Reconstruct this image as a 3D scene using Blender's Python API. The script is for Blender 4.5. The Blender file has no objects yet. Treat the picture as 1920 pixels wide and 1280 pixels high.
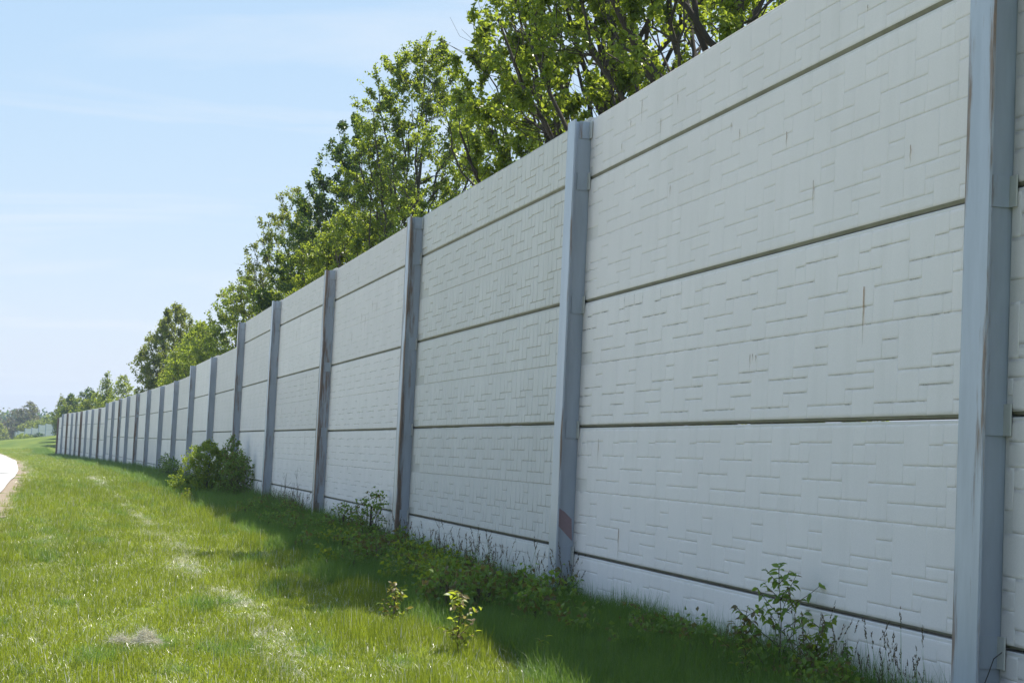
import bpy, math, random
import numpy as np
from mathutils import Matrix, Vector

rng = np.random.default_rng(7)
random.seed(7)
S = bpy.context.scene
COL = S.collection
R = math.radians

# ------------------------------------------------------------------ camera
EYE = 1.43
PITCH, ROLL = 0.069875, -0.047532
cam_data = bpy.data.cameras.new('camera')
cam_data.sensor_width = 36.0
cam_data.lens = 59.62
cam_data.clip_start = 0.1
cam_data.clip_end = 20000
cam = bpy.data.objects.new('camera', cam_data)
COL.objects.link(cam)
fwd = Vector((0, math.cos(PITCH), math.sin(PITCH)))
up0 = Vector((0, -math.sin(PITCH), math.cos(PITCH)))
xh = Vector((1, 0, 0))
right = xh * math.cos(ROLL) - up0 * math.sin(ROLL)
up = xh * math.sin(ROLL) + up0 * math.cos(ROLL)
m = Matrix.Identity(4)
for i, v in enumerate((right, up, -fwd)):
    for j in range(3):
        m[j][i] = v[j]
m.translation = (0, 0, EYE)
cam.matrix_world = m
S.camera = cam

# ------------------------------------------------------------------ sky and sun
SUN_AZ, SUN_EL = R(48), R(67.5)
SKY_STRENGTH = 0.108
world = bpy.data.worlds.new('World')
S.world = world
world.use_nodes = True
wn, wl = world.node_tree.nodes, world.node_tree.links
wn.clear()
def N(nodes, kind, **kw):
    n = nodes.new(kind)
    for k, v in kw.items():
        if hasattr(n, k) and k not in n.inputs:
            setattr(n, k, v)
        else:
            n.inputs[k].default_value = v
    return n
sky = N(wn, 'ShaderNodeTexSky', sky_type='NISHITA', sun_disc=False, sun_elevation=SUN_EL, sun_rotation=SUN_AZ,
        altitude=200.0, air_density=1.0, dust_density=1.0, ozone_density=2.2)
tc = N(wn, 'ShaderNodeTexCoord')
sep = N(wn, 'ShaderNodeSeparateXYZ')
wl.new(tc.outputs['Generated'], sep.inputs[0])
zadd = N(wn, 'ShaderNodeMath', operation='ADD')
zadd.inputs[1].default_value = 0.14
zmax = N(wn, 'ShaderNodeMath', operation='MAXIMUM')
zmax.inputs[1].default_value = 0.02
wl.new(sep.outputs['Z'], zadd.inputs[0]); wl.new(zadd.outputs[0], zmax.inputs[0])
dx = N(wn, 'ShaderNodeMath', operation='DIVIDE'); dy = N(wn, 'ShaderNodeMath', operation='DIVIDE')
wl.new(sep.outputs['X'], dx.inputs[0]); wl.new(zmax.outputs[0], dx.inputs[1])
wl.new(sep.outputs['Y'], dy.inputs[0]); wl.new(zmax.outputs[0], dy.inputs[1])
comb = N(wn, 'ShaderNodeCombineXYZ')
wl.new(dx.outputs[0], comb.inputs[0]); wl.new(dy.outputs[0], comb.inputs[1])
mp = N(wn, 'ShaderNodeMapping')
mp.inputs['Rotation'].default_value = (0, 0, R(-22))
mp.inputs['Scale'].default_value = (0.42, 1.35, 1)
wl.new(comb.outputs[0], mp.inputs[0])
cn = N(wn, 'ShaderNodeTexNoise')
cn.inputs['Scale'].default_value = 1.5; cn.inputs['Detail'].default_value = 7.0
cn.inputs['Roughness'].default_value = 0.55; cn.inputs['Distortion'].default_value = 0.7
wl.new(mp.outputs[0], cn.inputs['Vector'])
cr = N(wn, 'ShaderNodeValToRGB')
cr.color_ramp.elements[0].position = 0.50; cr.color_ramp.elements[0].color = (0, 0, 0, 1)
cr.color_ramp.elements[1].position = 0.78; cr.color_ramp.elements[1].color = (1, 1, 1, 1)
wl.new(cn.outputs['Fac'], cr.inputs[0])
cmul = N(wn, 'ShaderNodeMath', operation='MULTIPLY'); cmul.inputs[1].default_value = 0.8
wl.new(cr.outputs[0], cmul.inputs[0])
cmix = N(wn, 'ShaderNodeMixRGB', blend_type='MIX')
cmix.inputs[2].default_value = (4.3, 4.5, 4.75, 1)
# a milky spring sky: flatten the clear-sky model's steep brightening towards the horizon
ss_ = N(wn, 'ShaderNodeSeparateColor'); tint = N(wn, 'ShaderNodeCombineColor')
wl.new(sky.outputs[0], ss_.inputs[0])
for ch, (pw, gn) in enumerate(((0.56, 1.55), (0.36, 2.20), (0.17, 3.45))):
    p_ = N(wn, 'ShaderNodeMath', operation='POWER'); p_.inputs[1].default_value = pw
    m_ = N(wn, 'ShaderNodeMath', operation='MULTIPLY'); m_.inputs[1].default_value = gn
    wl.new(ss_.outputs[ch], p_.inputs[0]); wl.new(p_.outputs[0], m_.inputs[0]); wl.new(m_.outputs[0], tint.inputs[ch])
wl.new(cmul.outputs[0], cmix.inputs[0]); wl.new(tint.outputs[0], cmix.inputs[1])
bg = N(wn, 'ShaderNodeBackground'); bg.inputs['Strength'].default_value = SKY_STRENGTH
wo = N(wn, 'ShaderNodeOutputWorld')
wl.new(cmix.outputs[0], bg.inputs[0]); wl.new(bg.outputs[0], wo.inputs[0])

sun_data = bpy.data.lights.new('sun', 'SUN')
sun_data.energy = 4.8
sun_data.angle = R(0.53)
sun_data.color = (1.0, 0.95, 0.87)
sun = bpy.data.objects.new('sun', sun_data)
COL.objects.link(sun)
sd = Vector((math.sin(SUN_AZ) * math.cos(SUN_EL), math.cos(SUN_AZ) * math.cos(SUN_EL), math.sin(SUN_EL)))
sun.rotation_euler = sd.to_track_quat('Z', 'Y').to_euler()
sun.location = (20, 20, 40)

S.view_settings.view_transform = 'Standard'
S.view_settings.look = 'None'
S.view_settings.gamma = 1
S.view_settings.use_curve_mapping = False
S.view_settings.exposure = 0.97
S.render.engine = 'CYCLES'
S.cycles.max_bounces = 5
S.cycles.diffuse_bounces = 3
S.cycles.glossy_bounces = 2
S.cycles.transmission_bounces = 3
S.cycles.transparent_max_bounces = 12
S.cycles.volume_bounces = 0

# ------------------------------------------------------------------ helpers
def tag(o, label=None, cat=None, group=None, kind=None):
    if label: o['label'] = label
    if cat: o['category'] = cat
    if group: o['group'] = group
    if kind: o['kind'] = kind
    return o

def empty(name, loc=(0, 0, 0), rz=0.0):
    o = bpy.data.objects.new(name, None)
    COL.objects.link(o)
    o.location = loc
    o.rotation_euler = (0, 0, rz)
    o.empty_display_size = 0.2
    return o

def link(name, me, parent=None, loc=None, rz=None):
    o = bpy.data.objects.new(name, me)
    COL.objects.link(o)
    if parent: o.parent = parent
    if loc is not None: o.location = loc
    if rz is not None: o.rotation_euler = (0, 0, rz)
    return o

def np_mesh(name, V, quads=None, tris=None, mats=(), smooth=None, mat_idx=None, attrs=None):
    """mesh from arrays: quads first, then tris"""
    V = np.asarray(V, dtype=np.float32)
    q = np.zeros((0, 4), np.int32) if quads is None else np.asarray(quads, np.int32).reshape(-1, 4)
    t = np.zeros((0, 3), np.int32) if tris is None else np.asarray(tris, np.int32).reshape(-1, 3)
    me = bpy.data.meshes.new(name)
    me.vertices.add(len(V)); me.vertices.foreach_set('co', V.ravel())
    nl = q.size + t.size
    me.loops.add(nl)
    me.loops.foreach_set('vertex_index', np.concatenate([q.ravel(), t.ravel()]))
    nf = len(q) + len(t)
    me.polygons.add(nf)
    tot = np.concatenate([np.full(len(q), 4, np.int32), np.full(len(t), 3, np.int32)])
    st = np.concatenate([[0], np.cumsum(tot)[:-1]]).astype(np.int32) if nf else tot
    me.polygons.foreach_set('loop_start', st)
    me.polygons.foreach_set('loop_total', tot)
    if smooth is None: sm = np.zeros(nf, bool)
    elif smooth is True: sm = np.ones(nf, bool)
    else: sm = np.asarray(smooth, bool)
    me.polygons.foreach_set('use_smooth', sm)
    for mt in mats: me.materials.append(mt)
    if mat_idx is not None: me.polygons.foreach_set('material_index', np.asarray(mat_idx, np.int32))
    if attrs:
        for k, a in attrs.items():
            at = me.attributes.new(k, 'FLOAT', 'POINT')
            at.data.foreach_set('value', np.asarray(a, np.float32))
    me.update(calc_edges=True)
    me.validate()
    return me

class MB:
    """collects boxes, tubes and polygons into one mesh"""
    def __init__(s): s.v, s.q, s.t, s.n = [], [], [], 0
    def add(s, V, q=None, t=None):
        V = np.asarray(V, float).reshape(-1, 3)
        s.v.append(V)
        if q is not None and len(q): s.q.append(np.asarray(q).reshape(-1, 4) + s.n)
        if t is not None and len(t): s.t.append(np.asarray(t).reshape(-1, 3) + s.n)
        s.n += len(V)
    def box(s, x0, x1, y0, y1, z0, z1):
        V = [(x0, y0, z0), (x1, y0, z0), (x1, y1, z0), (x0, y1, z0), (x0, y0, z1), (x1, y0, z1), (x1, y1, z1), (x0, y1, z1)]
        s.add(V, [(0, 3, 2, 1), (4, 5, 6, 7), (0, 1, 5, 4), (1, 2, 6, 5), (2, 3, 7, 6), (3, 0, 4, 7)])
    def tube(s, pts, rad, sides=5):
        pts = np.asarray(pts, float); rad = np.broadcast_to(np.asarray(rad, float), (len(pts),))
        d = np.gradient(pts, axis=0); d /= np.linalg.norm(d, axis=1, keepdims=True) + 1e-9
        ref = np.array([0.31, 0.95, 0.02]) if abs(d[0] @ np.array([0.31, 0.95, 0.02])) < 0.9 else np.array([1., 0, 0])
        a = np.cross(d, ref); a /= np.linalg.norm(a, axis=1, keepdims=True) + 1e-9
        b = np.cross(d, a)
        ang = np.arange(sides) * 2 * math.pi / sides
        V = pts[:, None, :] + rad[:, None, None] * (np.cos(ang)[None, :, None] * a[:, None, :] + np.sin(ang)[None, :, None] * b[:, None, :])
        n = len(pts)
        i = np.arange(n - 1)[:, None] * sides; j = np.arange(sides)[None, :]; k = (j + 1) % sides
        Q = np.stack([i + j, i + k, i + sides + k, i + sides + j], -1).reshape(-1, 4)
        s.add(V.reshape(-1, 3), Q)
    def arrays(s):
        V = np.concatenate(s.v) if s.v else np.zeros((0, 3))
        q = np.concatenate(s.q) if s.q else None
        t = np.concatenate(s.t) if s.t else None
        return V, q, t
    def mesh(s, name, mat, smooth=None, **kw):
        V, q, t = s.arrays()
        return np_mesh(name, V, q, t, [mat] if not isinstance(mat, (list, tuple)) else mat, smooth, **kw)

# ------------------------------------------------------------------ materials
def newmat(name):
    mt = bpy.data.materials.new(name)
    mt.use_nodes = True
    nt = mt.node_tree
    nt.nodes.clear()
    out = nt.nodes.new('ShaderNodeOutputMaterial')
    return mt, nt.nodes, nt.links, out

def noise(nd, lk, vec, scale, detail=4.0, rough=0.55, dist=0.0):
    n = nd.new('ShaderNodeTexNoise')
    n.inputs['Scale'].default_value = scale; n.inputs['Detail'].default_value = detail
    n.inputs['Roughness'].default_value = rough; n.inputs['Distortion'].default_value = dist
    if vec is not None: lk.new(vec, n.inputs['Vector'])
    return n.outputs['Fac']

def mapping(nd, lk, vec, scale=(1, 1, 1), rot=(0, 0, 0), loc=(0, 0, 0)):
    n = nd.new('ShaderNodeMapping')
    n.inputs['Scale'].default_value = scale; n.inputs['Rotation'].default_value = rot; n.inputs['Location'].default_value = loc
    lk.new(vec, n.inputs[0])
    return n.outputs[0]

def ramp(nd, lk, fac, stops):
    n = nd.new('ShaderNodeValToRGB')
    e = n.color_ramp.elements
    while len(e) < len(stops): e.new(0.5)
    for el, (p, c) in zip(e, stops):
        el.position = p
        el.color = (c, c, c, 1) if isinstance(c, (int, float)) else (*c, 1)
    lk.new(fac, n.inputs[0])
    return n.outputs[0]

def mix(nd, lk, fac, a, b, mode='MIX'):
    n = nd.new('ShaderNodeMixRGB'); n.blend_type = mode
    for i, x in ((0, fac), (1, a), (2, b)):
        if isinstance(x, (int, float)): n.inputs[i].default_value = x
        elif isinstance(x, tuple): n.inputs[i].default_value = (*x, 1)
        else: lk.new(x, n.inputs[i])
    return n.outputs[0]

def mathn(nd, lk, op, a, b=0.0, clamp=False):
    n = nd.new('ShaderNodeMath'); n.operation = op; n.use_clamp = clamp
    for i, x in ((0, a), (1, b)):
        if isinstance(x, (int, float)): n.inputs[i].default_value = x
        else: lk.new(x, n.inputs[i])
    return n.outputs[0]

def principled(nd, lk, out, base, rough=0.8, spec=0.3, bump=None, bump_dist=0.01, bump_str=0.3, metallic=0.0):
    b = nd.new('ShaderNodeBsdfPrincipled')
    if isinstance(base, tuple): b.inputs['Base Color'].default_value = (*base, 1)
    else: lk.new(base, b.inputs['Base Color'])
    if isinstance(rough, (int, float)): b.inputs['Roughness'].default_value = rough
    else: lk.new(rough, b.inputs['Roughness'])
    b.inputs['Specular IOR Level'].default_value = spec
    b.inputs['Metallic'].default_value = metallic
    if bump is not None:
        bn = nd.new('ShaderNodeBump'); bn.inputs['Strength'].default_value = bump_str; bn.inputs['Distance'].default_value = bump_dist
        lk.new(bump, bn.inputs['Height']); lk.new(bn.outputs[0], b.inputs['Normal'])
    if out is not None: lk.new(b.outputs[0], out.inputs['Surface'])
    return b

def concrete(name, col, dirt=0.0, seed=0.0, streak=0.11):
    mt, nd, lk, out = newmat(name)
    g = nd.new('ShaderNodeNewGeometry').outputs['Position']
    big = noise(nd, lk, mapping(nd, lk, g, (1, 1, 1), loc=(seed, 0, 0)), 0.9, 5, 0.6)
    fine = noise(nd, lk, g, 95, 3, 0.7)
    speck = noise(nd, lk, g, 320, 2, 0.6)
    st = noise(nd, lk, mapping(nd, lk, g, (3.2, 3.2, 0.22)), 1.6, 7, 0.6)
    c = mix(nd, lk, ramp(nd, lk, big, [(0.3, 0.0), (0.72, 1.0)]), tuple(x * 0.93 for x in col), tuple(min(1, x * 1.05) for x in col))
    c = mix(nd, lk, ramp(nd, lk, st, [(0.5, 0.0), (0.78, streak * 4)]), c, tuple(x * f for x, f in zip(col, (0.74, 0.75, 0.72))))
    c = mix(nd, lk, 0.5, c, mix(nd, lk, fine, tuple(x * 0.80 for x in col), tuple(min(1, x * 1.18) for x in col)))
    c = mix(nd, lk, ramp(nd, lk, speck, [(0.70, 0.0), (0.80, 0.35)]), c, tuple(x * 0.45 for x in col))
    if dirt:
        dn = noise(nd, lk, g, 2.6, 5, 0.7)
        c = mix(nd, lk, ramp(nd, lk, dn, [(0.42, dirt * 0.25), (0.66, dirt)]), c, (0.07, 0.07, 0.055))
    pt = nd.new('ShaderNodeAttribute'); pt.attribute_name = 'ptone'
    cb = nd.new('ShaderNodeCombineColor')
    pv_ = mathn(nd, lk, 'ADD', pt.outputs['Fac'], mathn(nd, lk, 'COMPARE', pt.outputs['Fac'], 0.0))
    for q_ in range(3): lk.new(pv_, cb.inputs[q_])
    c = mix(nd, lk, 1.0, c, cb.outputs[0], 'MULTIPLY')
    h = mix(nd, lk, 0.5, fine, speck)
    principled(nd, lk, out, c, 0.88, 0.2, h, 0.004, 0.35)
    return mt

M = {}
M['stone'] = concrete('cast_concrete', (0.785, 0.725, 0.70))
M['groove'] = concrete('concrete_in_grooves', (0.75, 0.70, 0.67), dirt=0.09)
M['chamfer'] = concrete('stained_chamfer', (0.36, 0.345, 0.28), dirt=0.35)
M['stone_warm'] = concrete('cast_concrete_warm', (0.66, 0.63, 0.595), seed=9)
M['groove_warm'] = concrete('concrete_in_grooves_warm', (0.60, 0.575, 0.54), dirt=0.12, seed=9)

def steel(name, col=(0.40, 0.43, 0.485)):
    mt, nd, lk, out = newmat(name)
    g = nd.new('ShaderNodeNewGeometry').outputs['Position']
    ob = nd.new('ShaderNodeTexCoord').outputs['Object']
    at = nd.new('ShaderNodeAttribute'); at.attribute_type = 'OBJECT'; at.attribute_name = 'rust'
    n1 = noise(nd, lk, mapping(nd, lk, g, (3, 3, 0.5)), 2.2, 5, 0.65)
    n2 = noise(nd, lk, g, 46, 4, 0.7)
    c = mix(nd, lk, ramp(nd, lk, n1, [(0.35, 0.0), (0.7, 1.0)]), tuple(x * 0.9 for x in col), tuple(x * 1.1 for x in col))
    c = mix(nd, lk, ramp(nd, lk, n2, [(0.66, 0.0), (0.72, 0.4)]), c, tuple(x * 0.7 for x in col))
    # rust runs down from flaws along the flange edges
    rn = noise(nd, lk, mapping(nd, lk, g, (9, 9, 0.75)), 1.3, 6, 0.68)
    sp = nd.new('ShaderNodeSeparateXYZ'); lk.new(ob, sp.inputs[0])
    edge = ramp(nd, lk, mathn(nd, lk, 'ABSOLUTE', sp.outputs[0]), [(0.0, 0.03), (0.06, 0.06), (0.13, 0.20)])
    inner = ramp(nd, lk, sp.outputs[1], [(0.02, 0.0), (0.17, 0.13), (0.185, 0.02)])
    v = mathn(nd, lk, 'ADD', mathn(nd, lk, 'MULTIPLY', at.outputs['Fac'], 0.30), mathn(nd, lk, 'ADD', edge, inner))
    v = mathn(nd, lk, 'ADD', v, mathn(nd, lk, 'MULTIPLY', rn, 0.9))
    mask = ramp(nd, lk, v, [(0.70, 0.0), (0.80, 0.75), (1.0, 1.0)])
    rc = mix(nd, lk, noise(nd, lk, g, 30, 5, 0.7), (0.09, 0.055, 0.036), (0.32, 0.17, 0.07))
    c = mix(nd, lk, mask, c, rc)
    rough = ramp(nd, lk, mask, [(0.0, 0.30), (1.0, 0.9)])
    principled(nd, lk, out, c, rough, 0.6, n2, 0.002, 0.2)
    return mt
M['steel'] = steel('painted_steel')
mt, nd, lk, out = newmat('faded_primer')
g = nd.new('ShaderNodeNewGeometry').outputs['Position']
principled(nd, lk, out, mix(nd, lk, noise(nd, lk, g, 30, 5), (0.29, 0.20, 0.21), (0.37, 0.26, 0.27)), 0.75)
M['primer'] = mt

def rustmat():
    mt, nd, lk, out = newmat('rust_stain')
    a = nd.new('ShaderNodeAttribute'); a.attribute_name = 'fade'
    g = nd.new('ShaderNodeNewGeometry').outputs['Position']
    c = mix(nd, lk, ramp(nd, lk, a.outputs['Fac'], [(0.3, 0.0), (0.9, 1.0)]), (0.56, 0.34, 0.10), (0.27, 0.10, 0.03))
    n = noise(nd, lk, mapping(nd, lk, g, (60, 60, 6)), 2, 3)
    al = mathn(nd, lk, 'MULTIPLY', a.outputs['Fac'], ramp(nd, lk, n, [(0.3, 0.45), (0.6, 1.0)]), True)
    b = principled(nd, lk, None, c, 0.9, 0.1)
    tr = nd.new('ShaderNodeBsdfTransparent')
    ms = nd.new('ShaderNodeMixShader')
    lk.new(al, ms.inputs[0]); lk.new(tr.outputs[0], ms.inputs[1]); lk.new(b.outputs[0], ms.inputs[2])
    lk.new(ms.outputs[0], out.inputs['Surface'])
    return mt
M['rust'] = rustmat()

def leafmat(name, dark, light, trans, tmix=0.45, rough=0.42, spec=0.4, instanced=False):
    mt, nd, lk, out = newmat(name)
    a = nd.new('ShaderNodeAttribute'); a.attribute_name = 'var'
    f = a.outputs['Fac']
    if instanced:
        b_ = nd.new('ShaderNodeAttribute'); b_.attribute_name = 'tone'; b_.attribute_type = 'INSTANCER'
        f = mathn(nd, lk, 'ADD', mathn(nd, lk, 'MULTIPLY', f, 0.62), mathn(nd, lk, 'MULTIPLY', b_.outputs['Fac'], 0.38), True)
    c = mix(nd, lk, f, dark, light)
    b = principled(nd, lk, None, c, rough, spec)
    t = nd.new('ShaderNodeBsdfTranslucent')
    tcol = mix(nd, lk, f, tuple(x * 0.75 for x in trans), tuple(min(1, x * 1.15) for x in trans))
    lk.new(tcol, t.inputs[0])
    ms = nd.new('ShaderNodeMixShader'); ms.inputs[0].default_value = tmix
    lk.new(b.outputs[0], ms.inputs[1]); lk.new(t.outputs[0], ms.inputs[2])
    lk.new(ms.outputs[0], out.inputs['Surface'])
    return mt

M['pear_leaf'] = leafmat('pear_leaf', (0.024, 0.050, 0.009), (0.095, 0.135, 0.020), (0.42, 0.52, 0.045), 0.5, 0.34)
M['maple_leaf'] = leafmat('maple_leaf', (0.085, 0.130, 0.014), (0.16, 0.21, 0.024), (0.44, 0.52, 0.04), 0.5)
M['olive_leaf'] = leafmat('olive_leaf', (0.08, 0.10, 0.018), (0.15, 0.165, 0.03), (0.40, 0.44, 0.06), 0.48)
M['dark_leaf'] = leafmat('dark_leaf', (0.022, 0.052, 0.011), (0.05, 0.09, 0.017), (0.13, 0.22, 0.025), 0.38)
M['bud_leaf'] = leafmat('budding_leaf', (0.10, 0.085, 0.045), (0.15, 0.12, 0.06), (0.22, 0.19, 0.08), 0.4)
M['weed_leaf'] = leafmat('weed_leaf', (0.070, 0.145, 0.028), (0.175, 0.240, 0.042), (0.32, 0.46, 0.06), 0.42)
M['red_leaf'] = leafmat('reddish_young_leaf', (0.10, 0.075, 0.035), (0.16, 0.13, 0.04), (0.30, 0.26, 0.06), 0.42)
M['lawn'] = leafmat('lawn_blade', (0.060, 0.112, 0.012), (0.265, 0.265, 0.031), (0.34, 0.42, 0.033), 0.48, 0.32, 0.45, True)
M['tall'] = leafmat('tall_grass_blade', (0.038, 0.092, 0.018), (0.150, 0.215, 0.038), (0.22, 0.37, 0.045), 0.40, 0.46, 0.35, True)
M['straw'] = leafmat('dry_grass_blade', (0.50, 0.47, 0.36), (0.78, 0.76, 0.65), (0.6, 0.55, 0.42), 0.25, 0.3, 0.6, True)
M['seed'] = leafmat('seed_head', (0.10, 0.075, 0.052), (0.19, 0.15, 0.095), (0.16, 0.12, 0.07), 0.3, 0.6, 0.2, True)

def bark(name, a, b):
    mt, nd, lk, out = newmat(name)
    g = nd.new('ShaderNodeNewGeometry').outputs['Position']
    n = noise(nd, lk, mapping(nd, lk, g, (14, 14, 3)), 2.5, 5, 0.65)
    principled(nd, lk, out, mix(nd, lk, n, a, b), 0.85, 0.2, n, 0.01, 0.4)
    return mt
M['bark'] = bark('pear_bark', (0.035, 0.029, 0.025), (0.10, 0.085, 0.073))
M['stem'] = bark('weed_stem', (0.05, 0.045, 0.03), (0.12, 0.09, 0.06))
M['dead'] = bark('dead_stem', (0.10, 0.07, 0.055), (0.20, 0.15, 0.11))

def groundmat():
    mt, nd, lk, out = newmat('turf')
    g = nd.new('ShaderNodeNewGeometry').outputs['Position']
    a = noise(nd, lk, mapping(nd, lk, g, (1.0, 0.22, 1), rot=(0, 0, R(-15))), 0.55, 6, 0.6)
    b = noise(nd, lk, g, 3.0, 6, 0.65)
    c2 = noise(nd, lk, g, 40, 4, 0.7)
    c = mix(nd, lk, ramp(nd, lk, a, [(0.33, 0.0), (0.68, 1.0)]), (0.068, 0.115, 0.016), (0.140, 0.178, 0.025))
    c = mix(nd, lk, ramp(nd, lk, b, [(0.55, 0.0), (0.75, 0.6)]), c, (0.15, 0.15, 0.05))
    c = mix(nd, lk, ramp(nd, lk, c2, [(0.4, 0.0), (0.75, 0.55)]), c, (0.045, 0.06, 0.016))
    principled(nd, lk, out, c, 0.9, 0.15, mix(nd, lk, 0.5, b, c2), 0.06, 0.6)
    return mt
M['turf'] = groundmat()
mt, nd, lk, out = newmat('road_concrete')
g = nd.new('ShaderNodeNewGeometry').outputs['Position']
c = mix(nd, lk, noise(nd, lk, g, 0.5, 6, 0.65), (0.36, 0.355, 0.34), (0.46, 0.455, 0.44))
c = mix(nd, lk, ramp(nd, lk, noise(nd, lk, g, 25, 4, 0.7), [(0.55, 0.0), (0.8, 0.4)]), c, (0.34, 0.33, 0.31))
principled(nd, lk, out, c, 0.85, 0.25)
M['road'] = mt
mt, nd, lk, out = newmat('gravelly_soil')
g = nd.new('ShaderNodeNewGeometry').outputs['Position']
c = mix(nd, lk, noise(nd, lk, g, 2.0, 6, 0.7), (0.15, 0.115, 0.08), (0.29, 0.24, 0.18))
c = mix(nd, lk, ramp(nd, lk, noise(nd, lk, g, 28, 4, 0.7), [(0.5, 0.0), (0.7, 0.6)]), c, (0.42, 0.39, 0.33))
principled(nd, lk, out, c, 0.95, 0.1, noise(nd, lk, g, 30, 4), 0.03, 0.8)
M['soil'] = mt
mt, nd, lk, out = newmat('tar')
principled(nd, lk, out, (0.05, 0.048, 0.045), 0.9, 0.2)
M['tar'] = mt

# ------------------------------------------------------------------ wall line in plan
W, H = 7.8209, 1.22
POSTS = [(2.642, 9.004), (0.686, 16.576), (-1.352, 24.127), (-3.355, 31.687), (-5.389, 39.239), (-7.38, 46.802), (-9.416, 54.353),
         (-11.476, 61.898), (-13.534, 69.443), (-15.638, 76.976), (-17.817, 84.487), (-20.002, 91.996), (-22.195, 99.504),
         (-24.375, 107.015), (-26.543, 114.529), (-28.743, 122.034), (-31.048, 129.508), (-33.395, 136.968), (-35.728, 144.433),
         (-38.042, 151.904), (-40.355, 159.375), (-42.696, 166.837), (-45.073, 174.288), (-47.5, 181.723), (-49.934, 189.155)]
ZC = [1.787, 1.779, 1.816, 1.805, 1.838, 1.852, 1.864, 1.912, 1.614, 1.621, 1.657, 1.67, 1.685, 1.714, 1.699, 1.752, 1.489, 1.522,
      1.55, 1.564, 1.58, 1.596, 1.642, 1.672, 1.376]
PA = np.array(POSTS)
t01 = (PA[1] - PA[0]) / W
PRE = PA[0] - W * t01                                      # the post behind the camera's right shoulder
LINE = np.vstack([PRE, PA, PA[-1] + 9 * 7.82 * np.array([-0.33, 0.944])])
SEG = np.diff(LINE, axis=0)
SL = np.linalg.norm(SEG, axis=1)
CUM = np.concatenate([[0], np.cumsum(SL)]) - W              # s = 0 at post 0

def wall_pt(s, off=0.0):
    """point at arc length s along the wall, off metres to the road side"""
    k = int(np.clip(np.searchsorted(CUM, s) - 1, 0, len(SEG) - 1))
    t = SEG[k] / SL[k]
    p = LINE[k] + (s - CUM[k]) * t
    return p + off * np.array([-t[1], t[0]])

def wall_pts(s, off):
    s = np.asarray(s, float); off = np.broadcast_to(np.asarray(off, float), s.shape)
    k = np.clip(np.searchsorted(CUM, s) - 1, 0, len(SEG) - 1)
    t = SEG[k] / SL[k][:, None]
    p = LINE[k] + (s - CUM[k])[:, None] * t
    return p + off[:, None] * np.stack([-t[:, 1], t[:, 0]], 1)

def sstep(a, b, x):
    u = np.clip((x - a) / (b - a), 0, 1)
    return u * u * (3 - 2 * u)

def gz(x, y):
    """ground height"""
    x = np.asarray(x, float); y = np.asarray(y, float)
    z = -0.58 * sstep(38, 200, y)
    z = z + 0.03 * np.sin(x * 0.9 + y * 0.23) * np.sin(y * 0.31 + 1.0) * sstep(1, 6, np.abs(y))
    mound = sstep(190, 246, y) * (1 - sstep(254, 330, y))
    z = z + mound * np.clip((x + 80) * 0.155, 0, 3.4)
    z = z - 2.2 * sstep(260, 380, y)
    return z

# ------------------------------------------------------------------ ground, road, soil strip
def grid_sheet(name, xs, ys, mat, dz=0.0):
    X, Y = np.meshgrid(xs, ys)
    Z = gz(X, Y) + dz
    V = np.stack([X, Y, Z], -1).reshape(-1, 3)
    nx, ny = len(xs), len(ys)
    i = np.arange(ny - 1)[:, None] * nx + np.arange(nx - 1)[None, :]
    Q = np.stack([i, i + 1, i + nx + 1, i + nx], -1).reshape(-1, 4)
    return np_mesh(name, V, Q, None, [mat], True)
xs = np.unique(np.concatenate([np.linspace(-900, -160, 10), np.linspace(-160, 40, 101), np.linspace(40, 500, 8)]))
ys = np.unique(np.concatenate([np.linspace(-150, -10, 5), np.linspace(-10, 60, 71), np.linspace(60, 420, 91), np.linspace(420, 1450, 12)]))
ground = link('ground', grid_sheet('ground', xs, ys, M['turf']))
tag(ground, 'green turf ground of the verge and the land beyond', None, kind='structure')

def strip(name, s0, s1, o0, o1, mat, dz, step=1.5, jit=0.0, no=5):
    ss = np.arange(s0, s1, step)
    V = []
    for j in range(no):
        fr = j / (no - 1)
        off = o0 + (o1 - o0) * fr + (jit * (np.sin(ss * 0.9) + np.sin(ss * 2.3 + 1) + rng.normal(0, 0.7, len(ss))) if j == 0 else 0)
        p = wall_pts(ss, off)
        V.append(np.stack([p[:, 0], p[:, 1], gz(p[:, 0], p[:, 1]) + dz], 1))
    V = np.stack(V, 1).reshape(-1, 3)
    i = np.arange(len(ss) - 1)[:, None] * no + np.arange(no - 1)[None, :]
    Q = np.stack([i, i + no, i + no + 1, i + 1], -1).reshape(-1, 4)
    return link(name, np_mesh(name, V, Q, None, [mat], True))
tag(strip('soil_verge', -7, 255, 5.62, 6.5, M['soil'], 0.012, 0.6, 0.045), 'bare gravelly soil strip along the road edge', kind='structure')
tag(strip('road', -7, 262, 6.13, 14.5, M['road'], 0.05, 1.5, 0.0, 9), 'pale concrete road curving away along the lawn', kind='structure')
mb = MB()
for s_, o_, l_, w_ in ((61, 6.55, 1.3, 0.10), (47.5, 6.75, 0.8, 0.06), (76, 6.9, 0.6, 0.07), (90, 7.4, 1.1, 0.08)):
    th = np.linspace(0, 2 * math.pi, 15)[:-1]
    rr = 1 + 0.3 * np.sin(th * 3 + s_)
    p = wall_pts(s_ + np.sin(th) * w_ * rr * 3, o_ + np.cos(th) * l_ * 0.35 * rr)
    V = np.column_stack([p, gz(p[:, 0], p[:, 1]) + 0.056])
    c = V.mean(0)
    mb.add(np.vstack([V, c]), None, [(i, (i + 1) % 14, 14) for i in range(14)])
o = link('tar_patch', mb.mesh('tar_patch', M['tar'])); o.parent = bpy.data.objects['road']

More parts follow.
